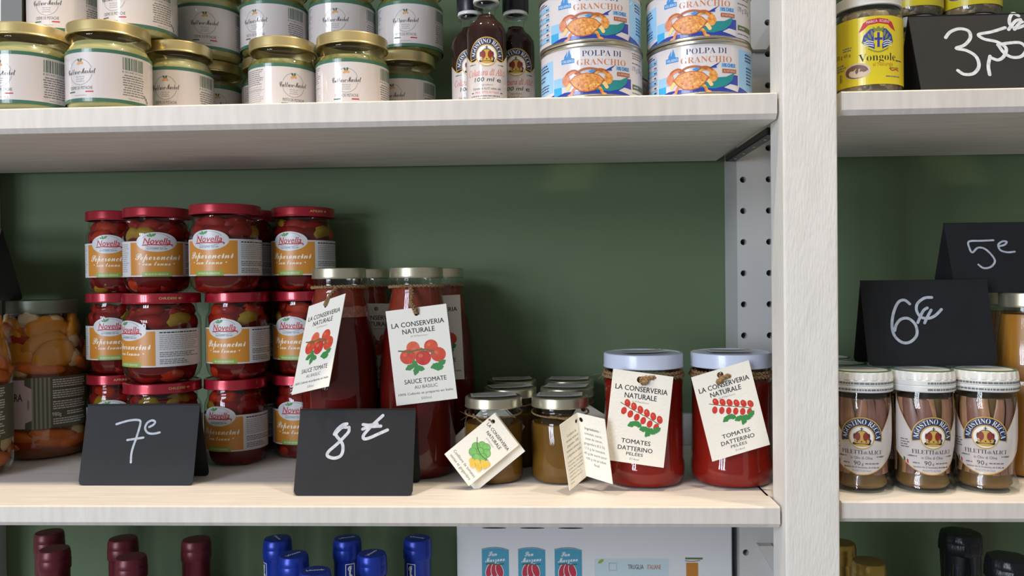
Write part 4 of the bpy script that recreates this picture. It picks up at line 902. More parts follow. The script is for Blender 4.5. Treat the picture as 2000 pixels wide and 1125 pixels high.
def tin_label(a, kind):
    a.p = 'label'; a.rect(-140, 3, 140, 43.2, can_white)
    a.rect(-36, 3.1, -27, 19, cyan_i); a.rect(-36, 11, -22, 19, sky_i)
    a.poly([(-36, 3.1), (38, 3.1), (38, 17.5), (30, 17.5), (20, 9), (0, 6.5), (-24, 6)], royal_i)
    a.poly([(2, 6.4), (16, 5.4), (26, 8), (32, 13), (34.5, 19.5), (26, 15.5), (8, 14)], sea_i)
    a.poly([(24, 6.4), (38, 3.4), (38, 8.6), (30, 9.6)], can_white)
    crab_pic(a, -4, 14.2, 1.06)
    a.p = 'lettering'
    a.text('POLPA DI', 9.5, 37.6, 4.7, title_b, 'S', w=35); a.text('GRANCHIO', 9.5, 30.2, 4.9, title_o, 'S', w=44)
    a.p = 'emblem'
    a.poly([(-27, 30.4), (-14.5, 30.4), (-14.5, 34.4), (-27, 34.4)], boat_i); a.poly([(-25, 34.2), (-16, 34.2), (-18.5, 36), (-23.5, 36)], boat_i)
    a.poly([(-21.6, 35.6), (-17.2, 35.8), (-19.4, 42.2)], boat_i); a.poly([(-24.6, 35.8), (-22, 35.6), (-21, 41)], boat_i); a.text('VELIERO', -20.7, 32.4, 2, white_i, w=11)
    a.p = 'picture'; a.poly([(11, 22.6), (18, 23), (17, 24.4), (21, 28), (14.8, 24.8)], royal_i)
    a.p = 'strip'; a.rect(21.5, 23.4, 36, 27.2, sky_i); a.text('10% CHELE', 28.8, 25.3, 2.7, royal_i, w=12.5, bold=.02)
    a.rect(22.5, 18.8, 36.2, 22.2, crab_d); a.text('AL NATURALE', 29.4, 20.5, 1.7, can_white, w=11.5)
    a.p = 'side_panel'
    if kind == 0:
        a.rect(-64, 8, -37, 36, sky_i); a.lines(-62, -40, 33, 2.6, 3, title_b, 1.3, 2); a.lines(-62, -48, 23.5, 2.8, 2, title_b, 1.5, 4); a.lines(-62, -42, 15.5, 2.4, 3, title_b, 1.1, 3)
        a.poly([(-50, 3.1), (-36, 3.1), (-36, 6)], royal_i); a.rect(-62, 3.1, -55, 5, royal_i)
        a.p = 'side_panel#2'
        a.lines(40, 62, 40, 2, 3, greyink, 1, 7); a.text('170 g', 44, 27.5, 4, title_b, w=7.5); a.text('120 g', 53, 27.5, 4, title_b, w=7.5); a.lines(40, 58, 31.6, 2, 1, greyink, 1.1, 9)
        a.rect(40, 9.5, 62, 14, ic('olive_tag', (96, 108, 76))); a.lines(42, 50, 11.2, 2, 1, can_white, 1, 9); a.lines(40, 62, 6, 2, 1, greyink, 1, 10)
    else:
        a.rect(-66, 6, -37, 38.5, can_white); a.lines(-64, -40, 40, 1.8, 2, title_b, 1, 2)
        for i in range(7):
            y = 34 - i * 4.4
            if i % 2 == 0: a.rect(-65, y - 1, -38, y + 3.2, sky_i)
            a.rect(-65, y - 1.1, -38, y - .8, title_b); a.lines(-63, -52, y, 2, 1, title_b, 1.2, 20 + i); a.lines(-43, -39, y, 2, 1, title_b, 1.4, 30 + i)
        a.p = 'side_panel#2'
        a.rect(39.5, 6, 64, 40, sky_i); a.lines(48, 62, 36, 2.6, 3, title_b, 1.5, 12); a.lines(50, 62, 25, 2.7, 6, title_b, 1.3, 13); a.poly([(38, 3.1), (60, 3.1), (40, 8)], royal_i)
tl = [art_meshes('tin%d' % k, lambda a, k=k: tin_label(a, k), cyl(RC - .45), 2.4) for k in (0, 1)]
def crabtin(label, x, y, lev, kind, rz):
    t = thing('crab_tin', label, 'tin', (x, y, TOP + lev * .0471), 0, 'blue and white tins of crab meat')
    obj('tin_body', can_me, t); add_label(t, tl[kind], math.radians(rz) + az(x, y))
crabtin('lower left crab tin, pale blue panel on its left side', .0421, .0500, 0, 0, 0)
crabtin('lower right crab tin, nutrition table on its left side', .1390, .0500, 0, 1, -4)
crabtin('upper left crab tin stacked above, nutrition table on its left', .0411, .0500, 1, 1, -2)
crabtin('upper right crab tin stacked next to the post', .1380, .0500, 1, 0, -4)
crabtin('crab tin standing in the dark behind the left stack', .0600, .1480, 0, 1, 60)
crabtin('crab tin standing in the dark behind the right stack', .1560, .1480, 0, 0, 60)

# ---------------- small anchovy sauce bottles
CG = [(0, 1), (15, 0), (17.6, 1), (18.6, 4), (18.7, 8), (18.7, 74), (18, 79), (15, 84), (10.5, 88), (8.6, 91), (8.4, 99), (9.6, 100), (11.4, 100.6), (11.8, 102.5), (11.2, 104.2), (8.6, 104.6), (8.6, 106)]
cg_glass = lathe_mesh('glass', CG, clear, 44)
cg_cont = lathe_mesh('contents', shrink(CG, .8, 92.5), mat('amber_brown_sauce', (46, 11, 6), .5, spec=.08, noise=(30, (1, 1, 1), (28, 7, 5), .3)), 44)
cg_ring = lathe_mesh('collar', [(9.5, 104), (12, 104), (12.2, 105), (12, 107), (9.5, 107)], white_lid, 36)
cg_cap = lathe_mesh('cap', [(10.6, 107), (12.6, 107), (12.8, 108), (12.8, 127), (12, 129), (0, 129)], mat('black_cap', (24, 26, 34), .35), 36, lambda a, z: 1 + .012 * math.cos(40 * a))
cred_i = ic('script_red', (196, 66, 58))
def sauce_label(a):
    a.p = 'label'
    top = [(x, 55 - 5.5 * math.exp(-((abs(x) - 14) / 7) ** 2) + .06 * max(0, abs(x) - 14) ** 1.6) for x in [i * 2 for i in range(13, -14, -1)]]
    a.poly([(-26, 3), (26, 3)] + [(x, y + .9) for x, y in top], gold_i); a.poly([(-26, 3), (26, 3)] + top, paper_gloss)
    crest(a, 0, 55.5, 9.8)
    a.p = 'lettering'; a.text('Colatura di Alici', 0, 40, 5.6, cred_i, 'I', w=38, rot=.02); a.text('100 ml', -3, 33.6, 3.6, ink, w=18, shear=.2, bold=.02); a.text('e', 11.5, 33.6, 4.4, ink, w=4.4, bold=.01)
    a.text('Ingredienti:', 0, 28.8, 1.7, greyink, w=11); a.text('Estratto di ALICI salate, sale', 0, 25.4, 2, greyink, w=27, bold=.01); a.text('PRODOTTO IN ITALIA', 0, 21.8, 1.9, cred_i, w=22)
    a.rect(-15.5, 21.2, -13, 22, ink); a.rect(13, 21.2, 15.5, 22, ink); a.lines(-16, 14, 18, 2.4, 2, greyink, 1, 4)
    a.p = 'fish_mark'; fish(a, -15, 47.5, .85); a.p = 'fish_mark#2'; fish(a, 15, 47, -.85)
_c = cyl(18.7)
cl = art_meshes('col', sauce_label, lambda u, v, o: _c(u, v - (4.5 if v > 5 else 0), o), 1.6)
def sauce(label, x, y, rz):
    t = thing('anchovy_sauce_bottle', label, 'bottle', (x, y, TOP), 0, 'small bottles of anchovy sauce')
    obj('glass', cg_glass, t); obj('contents', cg_cont, t); obj('collar', cg_ring, t); obj('cap', cg_cap, t); add_label(t, cl, math.radians(rz) + az(x, y))
sauce('front anchovy sauce bottle with the crown crest in full view', -.0543, .0700, 0)
sauce('anchovy sauce bottle half hidden behind on the left', -.0729, .1060, 4)
sauce('anchovy sauce bottle half hidden behind on the right', -.0283, .1080, 0)

# ---------------- anchovy fillet jars
AG = [(0, 3), (22, .6), (25, 0), (26.4, 1.4), (26.6, 5), (25.6, 9), (23.6, 14), (22.6, 18), (22.8, 24), (23.8, 32), (25, 40), (25.6, 48), (25.6, 72), (25.2, 80), (24.2, 85), (24, 100)]
def ar(v):
    for (r0, z0), (r1, z1) in zip(AG[2:-1], AG[3:]):
        if z0 <= v <= z1 and z1 > z0: return r0 + (r1 - r0) * (v - z0) / (z1 - z0)
    return 25.6
ag_glass = lathe_mesh('glass', AG, clear)
ag_oil = lathe_mesh('contents', [(0, 6), (19, 4), (21.5, 7), (19.5, 14), (18.8, 20), (20, 32), (21, 45), (21, 82), (0, 82)], mat('olive_oil_brown', (128, 100, 56), .3, noise=(40, (1, 1, 1), (104, 76, 46), .3)))
fil_m = [mat('anchovy_a', (172, 126, 98), .35, noise=(110, (3, 3, .5), (136, 90, 72), .35)), mat('anchovy_b', (190, 146, 106), .35, noise=(110, (3, 3, .5), (150, 104, 76), .35)), mat('anchovy_c', (146, 104, 92), .35, noise=(110, (3, 3, .5), (116, 78, 70), .35))]
def fillet(seed):
    rnd = random.Random(seed); V, F = [], []; n = 11; w = rnd.uniform(4.6, 7.4); ph = rnd.uniform(0, 6)
    for i in range(n):
        t = i / (n - 1); v = 16 + 66 * t; wob = 2.4 * math.sin(4.4 * t + ph); ww = w * (.5 + .5 * math.sin(PI * (.12 + .8 * t)))
        r = min(ar(v), 25.6) - 1.3
        for k, (du, dr) in enumerate(((-1, -.9), (-.6, .05), (0, .2), (.6, 0), (1, -.7))):
            a = (du * ww + wob) / 24; V.append(((r + dr) * math.sin(a) * .001, -(r + dr) * math.cos(a) * .001, v * .001))
    for i in range(n - 1):
        for k in range(4): F.append((i * 5 + k, i * 5 + k + 1, i * 5 + k + 6, i * 5 + k + 5))
    return V, F
fil_me = []
for i in range(6):
    V, F = fillet(i); fil_me.append(mesh('fillet', V, F, fil_m[i % 3], smooth=True, sharp=3))
ag_lid = lathe_mesh('lid', [(24, 88), (26.2, 88), (26.7, 88.8), (26.7, 93), (26.2, 93.6), (26.6, 94.2), (26.6, 98), (26.1, 98.6), (26.3, 98.9), (25.6, 104.2), (25, 105.4), (23.5, 105.8), (22, 105), (0, 105)], white_lid, 96, lambda a, z: 1 + (.012 * math.copysign(1, math.sin(22 * a)) if 98.8 < z < 105 else 0), sharp=.4)
ag_rim = lathe_mesh('rim', [(23, 105.7), (25, 105.4), (25.2, 105.9), (23.4, 106.3), (22.6, 105.8)], green_rim)
def anchovy_label(a):
    a.p = 'label'; X = [i * 2 for i in range(17, -18, -1)]
    top = [(x, 50 + max(0, abs(x) - 14) ** 1.25 * .85) for x in X]; bot = [(x, 17.5 + .016 * x * x) for x in X[::-1]]
    a.poly([(x, y - .9) for x, y in bot] + [(x, y + .9) for x, y in top], gold_i); a.poly(bot + top, paper_gloss)
    crest(a, 0, 49.5, 10.2)
    a.p = 'lettering'; a.text('FILETTI', -8.2, 36.6, 3.5, ink, 'S', w=18); a.text('di', 3, 36.2, 2.6, ink, 'S', w=3); a.text('ALICI', 11, 36.6, 3.5, ink, 'S', w=12.5)
    a.text('in Olio di Oliva', 0, 31.6, 2.5, ink, w=19); a.text('90', -4, 26.8, 3.8, ink, w=6); a.text('g', .8, 26.4, 2.2, ink, w=1.6)
    a.lines(-17, -8, 26, 2, 1, greyink, 1.1, 2); a.lines(3, 17, 26, 2, 1, greyink, 1.1, 3); a.text('Ingredienti: Alici (E. Encrasicolus), olio di oliva, sale', 0, 23.2, 1.5, ink, w=33, bold=.01)
    a.text('PRODOTTO IN ITALIA', 0, 20.2, 1.6, greyink, w=17)
    a.lines(-27, -18, 46, 2.2, 4, greyink, 1, 6)
    a.p = 'fish_mark'; fish(a, -18, 32.5, .95); a.p = 'fish_mark#2'; fish(a, 18, 32.5, -.95)
    a.p = 'flag'; a.poly([(-25.5, 31), (-23.8, 30), (-23.8, 26.6), (-25.5, 27.6)], dgreen_i); a.poly([(-22.4, 29.2), (-20.8, 28.4), (-20.8, 25), (-22.4, 25.8)], red_i)
al = art_meshes('ali', anchovy_label, cyl(25.6, ar), 1.8)
def lid_print(a):
    a.p = 'small_print'; a.lines(-60, 60, 95.3, 3, 1, greyink, 1.6, 4, ragged=.05); a.p = 'small_print#2'; a.lines(-60, 60, 89.8, 3, 1, greyink, 1.6, 8, ragged=.05)
alp = art_meshes('alp', lid_print, cyl(26.6), 1.8)
def anchovy(label, x, y, rz, group='anchovy fillet jars', full=True):
    t = thing('anchovy_jar', label, 'jar', (x, y, .0045), 0, group)
    obj('glass', ag_glass, t); l = obj('lid', ag_lid, t); obj('rim', ag_rim, l); c = obj('contents', ag_oil, t); add_label(t, al, math.radians(rz) + az(x, y))
    if full:
        for q in alp.values(): obj('small_print', q, l, rot=(0, 0, rz * .1))
        rnd = random.Random(int(x * 9999))
        for k in range(15): obj('fillet', fil_me[rnd.randrange(6)], c, rot=(rnd.uniform(-.02, .02), 0, 2 * PI * (k + rnd.uniform(-.15, .15)) / 15))
anchovy('anchovy jar partly hidden by the white post', .2777, .0450, 2)
anchovy('middle anchovy jar of the front three, crest turned right', .3313, .0450, 20)
anchovy('rightmost anchovy jar of the front three, next to the orange bottle', .3853, .0450, 2)
anchovy('anchovy jar in the second row behind the one at the post', .2790, .1010, 10, full=False)
anchovy('anchovy jar in the second row under the 6 euro sign', .3345, .1010, -20, full=False)
anchovy('anchovy jar in the second row at the right, behind the crest jars', .3900, .1010, 0, full=False)
anchovy('anchovy jar in the third row beside the green wall', .2850, .1580, 10, full=False)

# ---------------- clam jars
VG = [(0, 1), (22, 0), (26, 1.4), (28, 6), (28, 69), (27, 72), (25.5, 74.5), (25.2, 84)]
vg_glass = lathe_mesh('glass', VG, clear); vg_lid = lathe_mesh('lid', lid_profile(27.4, 76, 86), mat('pale_grey_lid', (206, 206, 204), .35, .2))
vg_cont = lathe_mesh('contents', shrink(VG, 1.2, 73), speckle('clam_meat', [(120, 104, 82), (92, 80, 62), (150, 134, 106), (70, 60, 46), (136, 116, 84)], 130, .35, .6))
yel_i = ic('label_yellow', (214, 196, 40), .25); bred_i = ic('banner_red', (190, 36, 56)); shield_b = ic('shield_blue', (46, 58, 150)); sgold = ic('shield_green', (120, 130, 70)); brown_i = ic('brown', (110, 76, 60)); cream_i = ic('cream', (206, 186, 160)); obrown = ic('ochre', (176, 116, 40))
def clam_label(a):
    a.p = 'label'; a.rect(-80, 14.5, 80, 72, yel_i)
    a.p = 'crest'; c = 0
    a.poly([(-15.5, 59), (-12, 66.5), (-8, 69), (0, 70), (8, 69), (12, 66.5), (15.5, 59), (11, 61.5), (8, 64.5), (0, 65.6), (-8, 64.5), (-11, 61.5)], bred_i)
    a.arctext('MARCASCDO'[:5], -4.4, 46, 20.4, 2.2, white_i, PI / 2 + .32, PI / 2 + .03) if False else a.text('MARCA', -5, 67.3, 2.1, white_i, w=8.5, rot=.12, bold=.01)
    a.text('SCUDO', 5, 67.3, 2.1, white_i, w=8.5, rot=-.12, bold=.01)
    a.poly([(-13, 50), (-11.5, 56), (-6.5, 61), (-3, 61.5), (-3, 44), (-7, 46)], shield_b); a.poly([(13, 50), (11.5, 56), (6.5, 61), (3, 61.5), (3, 44), (7, 46)], shield_b)
    for sg in (-1, 1):
        for k in range(4): leaf(a, sg * (5 + k * 1.9), 57.4 - k * 2.6, 6.2, 2, (PI / 2 - sg * (.2 + .25 * k)), sgold)
        for k in range(3): a.stroke([(sg * 4, 50 - k * 1.8), (sg * 7.5, 51.2 - k * 1.8), (sg * 11, 50 - k * 1.6)], .7, white_i)
    a.poly([(-3.6, 58), (3.6, 58), (3.6, 49), (0, 44), (-3.6, 49)], yel_i); a.rect(-1, 45.5, 1, 58, shield_b); a.rect(-3.2, 51.6, 3.2, 53.6, shield_b)
    a.poly([(-3.8, 59), (3.8, 59), (4.4, 63), (2, 61.2), (0, 63.4), (-2, 61.2), (-4.4, 63)], sgold)
    a.stroke([(-8, 44.6), (-4, 42.6), (0, 41.6), (4, 42.6), (8, 44.6)], .9, sgold)
    a.p = 'lettering'; a.text('Vongole', 0, 37.4, 6.2, ink, 'S', w=31); a.text('al Naturale', 4, 31.4, 3.2, obrown, w=17); a.lines(16, 24, 34, 2, 1, ink, 1, 3)
    a.lines(-30, -20, 47.5, 2, 2, greyink, 1, 4); a.text('65 g', -25.5, 42.2, 2.6, ink, w=6.5); a.text('130 g', -35, 42.4, 3.4, ink, w=9)
    a.p = 'picture'; a.ell(-17, 27, 11, 6.8, cream_i, 30); a.ell(-17.6, 26.6, 9.6, 5.8, brown_i, 30); a.ell(-16, 25.4, 8, 4, cream_i, 24)
    for x, y, r in ((-20, 29, .4), (-16, 30, -.3), (-13, 28, .8), (-17, 27, 1.4), (-11, 27, .1)): leaf(a, x, y, 5, 2.6, r, brown_i)
    a.p = 'small_print'; a.stroke([(9.6, 27.6), (12, 26), (16, 27), (19, 26)], .9, bred_i); a.text('Speciale', 14, 28.4, 2, ink, w=10, shear=.3); a.lines(6, 22, 20.4, 2, 1, greyink, 1.1, 8)
    a.lines(-38, -27, 34, 2.2, 3, greyink, 1, 9); a.rect(-34, 20, -33.4, 27, ink); a.rect(-32.8, 20, -32, 27, ink); a.rect(-31.4, 20, -31, 27, ink)
_v = cyl(28)
vl = art_meshes('von', clam_label, lambda u, v, o: _v(u, v - 6.3, o), 2)
def clam(label, x, y, lev, w, rz):
    s = w / .056; t = thing('clam_jar', label, 'jar', (x, y, .3473 + lev * .0861), 0, 'yellow-labelled jars of clams', (s, s, 1))
    obj('glass', vg_glass, t); obj('lid', vg_lid, t); obj('contents', vg_cont, t); add_label(t, vl, math.radians(rz) + az(x, y))
clam('front yellow-labelled clam jar beside the white post', .2841, .0400, 0, .0560, 17)
clam('lower clam jar behind the 3,50 euro sign, nearest the front jar', .3500, .1010, 0, .0530, 10)
clam('lower clam jar hidden behind the 3,50 euro sign', .4035, .1010, 0, .0530, 10)
clam('stacked clam jar showing above the left end of the 3,50 euro sign', .3500, .1010, 1, .0530, 12)
clam('stacked clam jar showing above the middle of the 3,50 euro sign', .4035, .1010, 1, .0530, 14)

# ---------------- orange bottles
YG = [(0, 2), (21, 0), (26, 1.4), (27.8, 5), (28, 10), (28, 80), (27, 105), (24.6, 130), (22.4, 148), (21.6, 155), (21.4, 168)]
yg_glass = lathe_mesh('glass', YG, clear); yg_lid = lathe_mesh('lid', lid_profile(23, 157.5, 171.5), silver_lid)
yg_cont = lathe_mesh('contents', shrink(YG, 1, 151), mat('orange_yellow_sauce', (198, 136, 44), .35, noise=(40, (1, 1, .6), (170, 106, 30), .35)))
for lab, x, y in (('orange-yellow sauce bottle cut by the right picture edge', .4540, .1000), ('orange-yellow sauce bottle standing behind, left of the edge one', .4735, .1620)):
    t = thing('orange_sauce_bottle', lab, 'bottle', (x, y, .0045), 0, 'orange-yellow sauce bottles')
    obj('glass', yg_glass, t); obj('lid', yg_lid, t); obj('contents', yg_cont, t)

# ---------------- large jars of mixed pickled vegetables
GG = [(0, 3), (38, 0), (45, 2.4), (48.4, 9), (48.6, 16), (48.6, 100), (47.4, 120), (43.4, 138), (38, 150), (34.6, 156), (34, 160), (34, 172)]
gg_glass = lathe_mesh('glass', GG, clear, 64); gg_lid = lathe_mesh('lid', lid_profile(36, 161, 176), olive_lid, 64)
gg_cont = lathe_mesh('contents', shrink(GG, 6, 156), mat('pickle_brine', (142, 84, 40), .3, noise=(30, (1, 1, 1), (104, 56, 28), .3)), 48)
veg_m = [mat('carrot', (204, 106, 40), .35), mat('cauliflower', (206, 186, 150), .5, bump=(200, (1, 1, 1), .6, .002)), mat('yellow_pepper', (206, 138, 44), .3), mat('pickled_onion', (198, 168, 120), .3), mat('red_pepper_strip', (160, 50, 30), .3)]
veg_me = [blob_mesh('carrot_piece', 31, .026, .0075, .0095, veg_m[0]), blob_mesh('cauliflower_piece', 32, .016, .008, .015, veg_m[1]), blob_mesh('pepper_piece', 33, .026, .0075, .017, veg_m[2]), blob_mesh('onion_piece', 34, .012, .008, .011, veg_m[3]), blob_mesh('pepper_strip', 35, .022, .006, .008, veg_m[4])]
dolive = ic('dark_olive', (84, 88, 66), .4); lolive = ic('pale_olive', (136, 138, 112), .4); pink_i = ic('pale_pink', (196, 178, 178), .4)
def pickle_label(a):
    a.p = 'label'; a.rect(-75, 36, 75, 92, dolive)
    for k in range(5): a.rect(-6.5 + k * 4, 36, -4.4 + k * 4, 92, lolive)
    a.p = 'panel'; a.poly([(-38, 37), (-13, 37), (-13, 43), (-6, 46), (-6, 80), (-13, 84), (-13, 90), (-38, 90)], pink_i); a.ell(-9.5, 63, 1.2, 6, lolive, 12)
    a.p = 'lettering'; a.text('GIARDINIERA', -15.5, 71, 8, ink, w=42, al='R', bold=.02)
    a.text('980g', 17.5, 51, 4.2, paper, w=9, bold=.03)
    a.p = 'small_print'; a.lines(14, 52, 88, 2.5, 4, paper, 1.3, 3, ragged=.1); a.lines(14, 52, 76, 2.5, 4, paper, 1.3, 4, ragged=.1); a.lines(14, 52, 64, 2.5, 4, paper, 1.3, 5, ragged=.15); a.lines(28, 52, 52, 2.5, 2, paper, 1.3, 6); a.lines(14, 52, 45, 2.5, 3, paper, 1.3, 7)
gl = art_meshes('gia', pickle_label, cyl(48.6), 2.6)
def pickle(label, x, y, rz, seed):
    t = thing('pickle_jar', label, 'jar', (x, y, 0), 0, 'large jars of pickled vegetables')
    obj('glass', gg_glass, t); obj('lid', gg_lid, t); c = obj('contents', gg_cont, t); add_label(t, gl, math.radians(rz) + az(x, y))
    rnd = random.Random(seed)
    for zz in (17, 29, 99, 113, 127, 141, 151):
        rad = 39.5 if zz < 112 else 39.5 - (zz - 112) * .28
        n = 8 if zz < 130 else 7
        for k in range(n):
            an = 2 * PI * (k + rnd.uniform(-.35, .35)) / n; me = veg_me[rnd.choice((0, 0, 1, 2, 2, 2, 3, 4) if zz > 30 else (0, 0, 4, 3))]
            obj(me.name.split('.')[0], me, c, (rad * .001 * math.sin(an), -rad * .001 * math.cos(an), (zz + rnd.uniform(-3, 3)) * .001), (0, rnd.uniform(-.18, .18) if zz < 40 else rnd.uniform(-.5, .5), an))
pickle('large pickled vegetable jar cut off by the left picture edge', -.6035, .1100, -6, 3)
pickle('large pickled vegetable jar standing behind, next to the red-lidded stack', -.5760, .2080, -7, 5)

# ------------------------------------------------------------------ price signs
def norm(c, pts):
    """strokes measured on the sign -> fractions across and down its front leaf"""
    (ax, ay), (bx, by), (cx, cy), (dx, dy) = c      # tl, tr, bl, br
    out = []
    for x, y in pts:
        t = (y - (ay + by) / 2) / ((cy + dy) / 2 - (ay + by) / 2); l = ax + (cx - ax) * t; r = bx + (dx - bx) * t
        out.append(((x - l) / (r - l), t))
    return out
def sign(label, x0, x1, yf, yb, z0, z1, c, strokes, sw=2.1, rz=0):
    W, Hh, D = x1 - x0, z1 - z0, (yb - yf) / 2
    t = thing('price_sign', label, 'price sign', ((x0 + x1) / 2, (yf + yb) / 2, z0), rz, 'black folded price signs')
    L = math.hypot(Hh, D); ch = .0045; th = .0009
    for nm, sg in (('front_leaf', -1), ('back_leaf', 1)):
        n = Vector((0, sg * Hh, D)).normalized()
        P = [(-W / 2 + ch, 0), (W / 2 - ch, 0), (W / 2 - ch * .3, ch * .3), (W / 2, ch), (W / 2, L), (-W / 2, L), (-W / 2, ch), (-W / 2 + ch * .3, ch * .3)]
        pt = lambda p, o: tuple(Vector((p[0], sg * D * (1 - p[1] / L), Hh * p[1] / L)) + n * o)
        V = [pt(p, 0) for p in P] + [pt(p, -th) for p in P]; k = len(P)
        F = [tuple(range(k)), tuple(range(2 * k - 1, k - 1, -1))] + [(i, i + k, (i + 1) % k + k, (i + 1) % k) for i in range(k)]
        leafo = obj(nm, fixn(mesh(nm, V, F, slate)), t)
        if sg < 0 and strokes:
            a = Art(); a.p = 'price_writing'
            for s in strokes: a.stroke([(p[0] * W * 1000, (1 - p[1]) * L * 1000) for p in norm(c, s)], sw, chalk, k=6)
            me = a.build(lambda u, v, off: pt((u * .001 - W / 2, v * .001), .00012 + off))['price_writing']
            obj('price_writing', me, leafo)
    return t
sign('black price sign reading 7 euro in front of the pepper jars', -.4523, -.3400, .0670, .1050, 0, .0757,
     ((655, 325), (1465, 322), (583, 930), (1418, 935)),
     [[(862, 478), (950, 452), (1018, 447), (1036, 470), (1010, 570), (975, 680), (968, 762)], [(942, 597), (1000, 588), (1058, 579)],
      [(1100, 500), (1130, 483), (1142, 462), (1120, 450), (1085, 470), (1070, 510), (1090, 543), (1130, 550), (1176, 541)]])
sign('black price sign reading 8 euro in front of the sauce bottles', -.2312, -.1228, .0315, .0800, 0, .0750,
     ((95, 95), (1370, 80), (20, 1060), (1330, 1055)),
     [[(605, 300), (560, 302), (510, 345), (490, 385), (530, 440), (562, 490), (566, 560), (540, 620), (470, 645), (398, 620), (410, 570), (500, 490), (580, 410), (630, 350), (634, 300)],
      [(612, 262), (560, 275), (500, 330), (472, 378)], [(1008, 168), (950, 222), (860, 310), (795, 390), (800, 430), (860, 420), (960, 375), (1058, 331)],
      [(790, 270), (860, 277), (945, 262)], [(785, 322), (850, 297), (985, 288)]], 2.9)
sign('black price sign reading 6 euro standing on the anchovy jar lids', .2925, .4080, .0640, .1000, .1110, .1890,
     ((225, 490), (1145, 482), (280, 1110), (1222, 1085)),
     [[(585, 660), (545, 632), (500, 650), (465, 730), (455, 820), (475, 890), (530, 935), (590, 930), (635, 880), (625, 810), (575, 765), (520, 770), (485, 810), (475, 850)],
      [(745, 615), (690, 620), (640, 660), (635, 710), (665, 755), (720, 765), (770, 745), (815, 702)], [(642, 795), (680, 715), (712, 690)], [(692, 798), (715, 750), (740, 706)]], 2.6)
sign('black price sign reading 5 euro standing on the orange bottle lids', .3876, .5000, .0970, .1430, .1762, .2440,
     ((835, 65), (1680, 60), (920, 590), (1790, 585)),
     [[(1190, 200), (1100, 203), (1015, 208), (1020, 260), (1040, 290), (1080, 255), (1130, 265), (1180, 315), (1200, 360), (1170, 400), (1120, 408), (1082, 382)],
      [(1235, 245), (1270, 235), (1285, 213), (1255, 210), (1225, 235), (1240, 275), (1290, 292), (1342, 288)]], 1.9)
sign('price sign reading 3,50 euro on the upper right shelf, lit warm from above', .3205, .4330, .0180, .0700, .3472, .4225,
     ((605, 115), (1471, 95), (690, 615), (1540, 600)),
     [[(850, 255), (880, 220), (940, 200), (1000, 215), (1010, 260), (970, 305), (915, 325), (980, 340), (1040, 380), (1055, 440), (1020, 485), (960, 490), (920, 465)],
      [(1130, 380), (1115, 440), (1120, 495)], [(1240, 200), (1150, 225), (1065, 240), (1100, 270), (1180, 290), (1235, 330), (1220, 380), (1180, 405), (1140, 392)],
      [(1185, 310), (1250, 300), (1330, 300), (1365, 340), (1330, 385), (1270, 390), (1220, 360), (1190, 315)],
      [(1335, 125), (1300, 108), (1275, 140), (1275, 180), (1310, 205), (1375, 185)], [(1262, 213), (1310, 160), (1345, 150)], [(1300, 213), (1335, 175), (1355, 165)]], 3.0)
sign('black price sign on the pickle jar lids at the left edge, seen from its end', -.7040, -.5920, .1320, .1980, .1762, .2560, None, [])

# ------------------------------------------------------------------ bottles on the lowest shelf
def capsule_profile(h, r, bodyr):
    return ([(0, 1), (bodyr - 6, 0), (bodyr - 1, 1.5), (bodyr, 6), (bodyr, h * .56), (bodyr * .9, h * .63), (r * 1.15, h * .74), (r * .93, h * .8), (r * .9, h - 12), (r * .6, h - 6), (0, h - 6)],
            [(r * .9 + .35, h * .78), (r * .92, h * .79), (r * .93, h - 22), (r * .97, h - 21), (r, h - 20), (r, h - 11), (r * .975, h - 10.2), (r * .975, h - 9.6), (r * .985, h - 8.6), (r * .97, h - 4.5), (r * .95, h - 3.9), (r * .94, h - 2), (r * .88, h - .4), (r * .6, h), (0, h)])
wineglass = mat('dark_green_bottle_glass', (26, 34, 24), .08, coat=.4)
def wine(name, label, x, y, top, m, r, br, group, tilt=0, rf=None, art=None, rz=0):
    h = (top + .346) * 1000; B, Cp = capsule_profile(h, r, br)
    t = thing(name, label, 'bottle', (x, y, -.346), rz, group)
    key = (name, round(h, 1), r)
    if key not in _label_cache: _label_cache[key] = (lathe_mesh('bottle_glass', B, wineglass, 40), lathe_mesh('capsule', Cp, m, 40, rf))
    obj('bottle_glass', _label_cache[key][0], t); c = obj('capsule', _label_cache[key][1], t)
    if art: art(c, h, r)
burg = mat('burgundy_capsule', (96, 26, 38), .38, .25, noise=(60, (1, 1, 1), (84, 20, 32), .3))
bluec = mat('blue_capsule', (24, 54, 160), .32, .3); goldc = mat('gold_capsule', (160, 134, 66), .3, .8); blackc = mat('black_foil', (20, 22, 28), .32, .2, bump=(60, (1, 1, .4), .7, .003))
